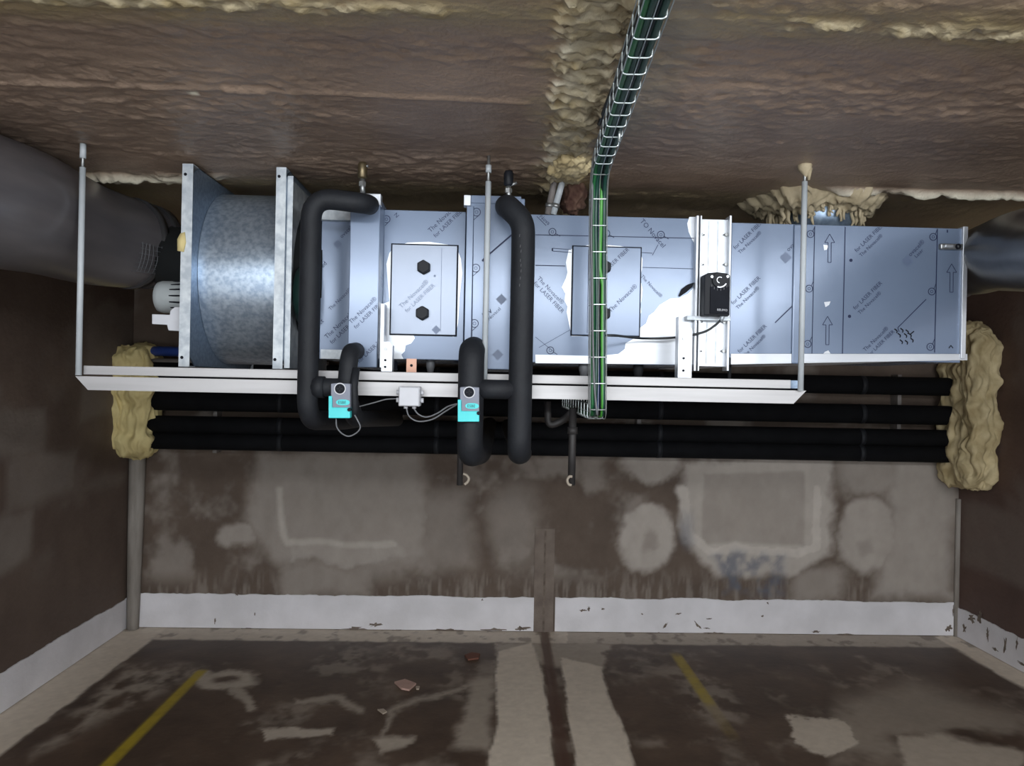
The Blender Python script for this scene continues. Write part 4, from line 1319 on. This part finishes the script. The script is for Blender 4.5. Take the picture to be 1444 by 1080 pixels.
# ------------------------------------------------------------------ drain hoses under the unit
def drain(label, x, y0, y1, Y, r, hook, wide=None):
    a, b = P(x, y0, Y), P(x, y1, Y)
    t = thing('drain_hose', label, 'hose', (a.x, Y, b.z))
    obj('hose', MB().tube([(a.x, Y, a.z), (a.x, Y, b.z)], r, 14), 'drain', t)
    if wide:
        w0, w1 = P(x, wide[0], Y), P(x, wide[1], Y)
        obj('hose_cuff', MB().tube([(a.x, Y, w0.z), (a.x, Y, w1.z)], r * 1.35, 14), 'drain', t)
    hk = smooth_curve([P(px_, py_, Y - .012) for px_, py_ in hook], 6)
    obj('hose_end', MB().tube(hk, .005, 8), 'pale_hose', t)
    return t


drain('dark drain hose hanging under the wire tray with a pale hooked end', 808, 575, 684, 2.75, .0135, [(807, 672), (803, 672), (800, 677), (802, 683), (806, 684)], (602, 612))
drain('dark drain hose hanging behind the thick middle riser', 650, 600, 684, 2.75, .011, [(653, 668), (658, 670), (661, 675), (659, 680), (655, 683)])
trap = fillet([P(772, 566, 2.82), P(773, 602, 2.82), P(796, 592, 2.82), P(807, 580, 2.78)], .03)
tag(obj('drain_trap', MB().tube(trap, .013, 12), 'drain'), 'dark bent trap pipe beside the hanging drain hose', 'pipe')

# ------------------------------------------------------------------ basket cable tray from the ceiling down in front of the unit
XT = (P(838, 260, YT).x + P(846, 560, YT).x) / 2
zT = CEIL - .085; zTb = P(847, 592, YT).z
xTc = P(906, 20, 1.45).x
def tray_path():
    return fillet([Vector((xTc - .02, .75, zT)), Vector((xTc, 1.2, zT)), Vector((XT, YT, zT)), Vector((XT + .012, YT, zTb)), Vector((XT + .01, YT + .95, zTb + .012))], [0, .05, .10, .05, 0], 6)
tp = tray_path()
# frames along the path: tangent, side (X), up (the open side)
fr_t = []
up = Vector((0, 0, 1))
for i in range(len(tp)):
    a, b = tp[max(i - 1, 0)], tp[min(i + 1, len(tp) - 1)]
    t = (b - a).normalized()
    side = Vector((1, 0, 0)); side = (side - t * side.dot(t)).normalized()
    up = side.cross(t) * 1.0
    fr_t.append((t, side, up))
cum = [0]
for i in range(1, len(tp)): cum.append(cum[-1] + (tp[i] - tp[i - 1]).length)
def at_len(s):
    for i in range(len(cum) - 1):
        if s <= cum[i + 1]:
            k = (s - cum[i]) / max(cum[i + 1] - cum[i], 1e-9)
            return tp[i].lerp(tp[i + 1], k), fr_t[i][1].lerp(fr_t[i + 1][1], k), fr_t[i][2].lerp(fr_t[i + 1][2], k)
    return tp[-1], fr_t[-1][1], fr_t[-1][2]
TW, TH = .026, .048
tray = thing('cable_tray', 'narrow zinc wire basket tray running along the ceiling and down in front of the unit', 'cable tray', (XT, YT, zTb))
for u, v in ((-TW, TH), (-TW, TH * .5), (-TW, 0), (0, 0), (TW, 0), (TW, TH * .5), (TW, TH)):
    obj('long_wire', MB().tube([tp[i] + fr_t[i][1] * u + fr_t[i][2] * v for i in range(len(tp))], .0014, 6), 'wire', tray)
s = .06
while s < cum[-1]:
    c_, sd, upv = at_len(s)
    rp = fillet([c_ - sd * TW + upv * TH, c_ - sd * TW, c_ + sd * TW, c_ + sd * TW + upv * TH], .010, 3)
    obj('cross_wire', MB().tube(rp, .0019, 6), 'wire', tray)
    s += .085
a = P(874, 165, 2.05); b = P(873, 200, 2.05)
obj('hanging_stud', MB().tube([(a.x, 2.05, zT + .02), (a.x, 2.05, b.z)], .004, 8), 'wire', tray)

labs = [('c_green', 'green cable at the left side of the vertical tray', -.018, .012, .0068), ('c_teal', 'dark green cable second from the left in the tray', -.006, .010, .007), ('c_bright', 'bright green cable crossing to the right side of the tray', .006, .006, .0062),
        ('c_black', 'black cable in the middle of the wire tray', .012, .018, .007), ('c_teal', 'dark green cable at the right side of the tray', .020, .010, .007), ('c_blue', 'blue cable in the middle of the vertical tray', -.002, .022, .0060),
        ('c_black', 'black cable at the back left of the wire tray', -.018, .028, .007), ('c_green', 'green cable at the back right of the wire tray', .018, .028, .0065), ('c_black', 'black cable deepest in the wire tray', .004, .036, .007)]
N = 60
for q, (m, lab, u, v, r) in enumerate(labs):
    pts = []
    for k in range(N + 1):
        s = cum[-1] * k / N * (1.0 if q % 2 else .97)
        c_, sd, upv = at_len(s)
        du = .006 * mnoise.noise((s * 3, q * 7.1, 0)) + (.010 if m == 'c_bright' and s > 2.0 else 0)
        dv = .006 * mnoise.noise((s * 3, q * 7.1, 9))
        if m == 'c_bright' and s < 1.75: dv += .024
        uu = max(-TW + r + .002, min(TW - r - .002, u + du)); vv = max(r + .003, v + dv)
        pts.append(c_ + sd * uu + upv * vv)
    tag(obj('cable', MB().tube(pts, r, 10), m), lab, 'cable', 'cables in the wire tray')
pts = smooth_curve([PZ(915, -30, CEIL - .02), PZ(903, 8, CEIL - .022), PZ(893, 38, CEIL - .02), PZ(884, 60, CEIL - .016), PZ(872, 105, CEIL - .02), PZ(858, 140, CEIL - .02), PZ(845, 175, CEIL - .02)], 6)
tag(obj('loose_cable', MB().tube(pts, .006, 8), 'c_black'), 'thin dark cable stuck to the ceiling left of the wire tray', 'cable')
# grey wire hanging left of the vertical tray
pts = smooth_curve([P(836, 250, YT - .01), P(834, 330, YT - .01), P(835, 400, YT - .01), P(836, 470, YT), P(838, 540, YT), P(842, 585, YT)], 6)
tag(obj('grey_cable', MB().tube(pts, .0035, 8), 'c_grey'), 'thin grey cable along the left edge of the vertical tray', 'cable')

# ------------------------------------------------------------------ conduits and rubble in the joint above the unit
for lab, a, b, r, m in (('dark grey conduit leaning out of the ceiling joint, left of the pale one', (785, 240), (772, 303), .012, 'conduit'), ('pale grey conduit leaning out of the ceiling joint', (797, 242), (780, 303), .012, 'rod')):
    zz = CEIL + .02
    p0, p1 = P(*a, 2.835), P(*b, 2.835)
    p0.z = max(p0.z, CEIL - .02)
    t = thing('conduit', lab, 'conduit', p1, 'conduits in the ceiling joint')
    obj('tube', MB().tube([p0 + Vector((.01, 0, .03)), p0, p1], r, 12), m, t)
    q = p0.lerp(p1, .75)
    obj('clip', MB().tube([q, q + (p1 - p0).normalized() * .015], r * 1.3, 12), 'thread', t)
bm = bmesh.new()
bmesh.ops.create_icosphere(bm, subdivisions=4, radius=1)
c_ = P(809, 272, 2.88)
for v in bm.verts: v.co = Vector((c_.x + v.co.x * .045, 2.90 + v.co.y * .05, c_.z + .008 + v.co.z * .085))
lumpy(bm, .016, 30, 4); lumpy(bm, .012, 60, 9)
tag(obj('concrete_lump', bm, 'rust'), 'reddish brown lump of concrete hanging under the ceiling joint', 'rubble')
bm = bmesh.new()
bmesh.ops.create_icosphere(bm, subdivisions=5, radius=1)
c_ = P(802, 228, 2.72)
for v in bm.verts: v.co = Vector((c_.x + v.co.x * .07, 2.66 + v.co.y * .13, CEIL - .006 + v.co.z * .036))
lumpy(bm, .017, 20, 6); lumpy(bm, .010, 55, 2)
tag(obj('spray_foam', bm, 'foam_old'), 'cream foam lump at the end of the ceiling joint beside the wire tray', 'spray foam')

# ------------------------------------------------------------------ chips lying on the floor
def chip(name, label, outline, m, h=.012):
    q = [PZ(x, y, 0) for x, y in outline]
    mb = MB()
    a = [mb.bm.verts.new((p.x, p.y, 0.001)) for p in q]; b = [mb.bm.verts.new((p.x, p.y, h)) for p in q]
    n = len(a)
    mb.bm.faces.new(a); mb.bm.faces.new(b)
    for i in range(n): mb.bm.faces.new((a[i], a[(i + 1) % n], b[(i + 1) % n], b[i]))
    tag(obj(name, mb, m, bevel=.002), label, 'debris')
chip('tile_chip', 'pinkish square tile chip lying on the left bay floor', [(556, 964), (571, 960), (587, 966), (577, 975), (566, 973)], 'chip_pink')
chip('tile_chip', 'small brownish red chip on the floor near the back wall', [(655, 926), (665, 922), (677, 924), (675, 930), (660, 932)], 'chip_brown')
chip('plaster_crumb', 'small pale crumb in front of the pink tile chip', [(532, 1002), (541, 1001), (546, 1005), (540, 1008)], 'chip_white', .008)
chip('plaster_crumb', 'tiny pale crumb right beside the pink tile chip', [(586, 969), (592, 969), (591, 973), (587, 973)], 'chip_white', .008)
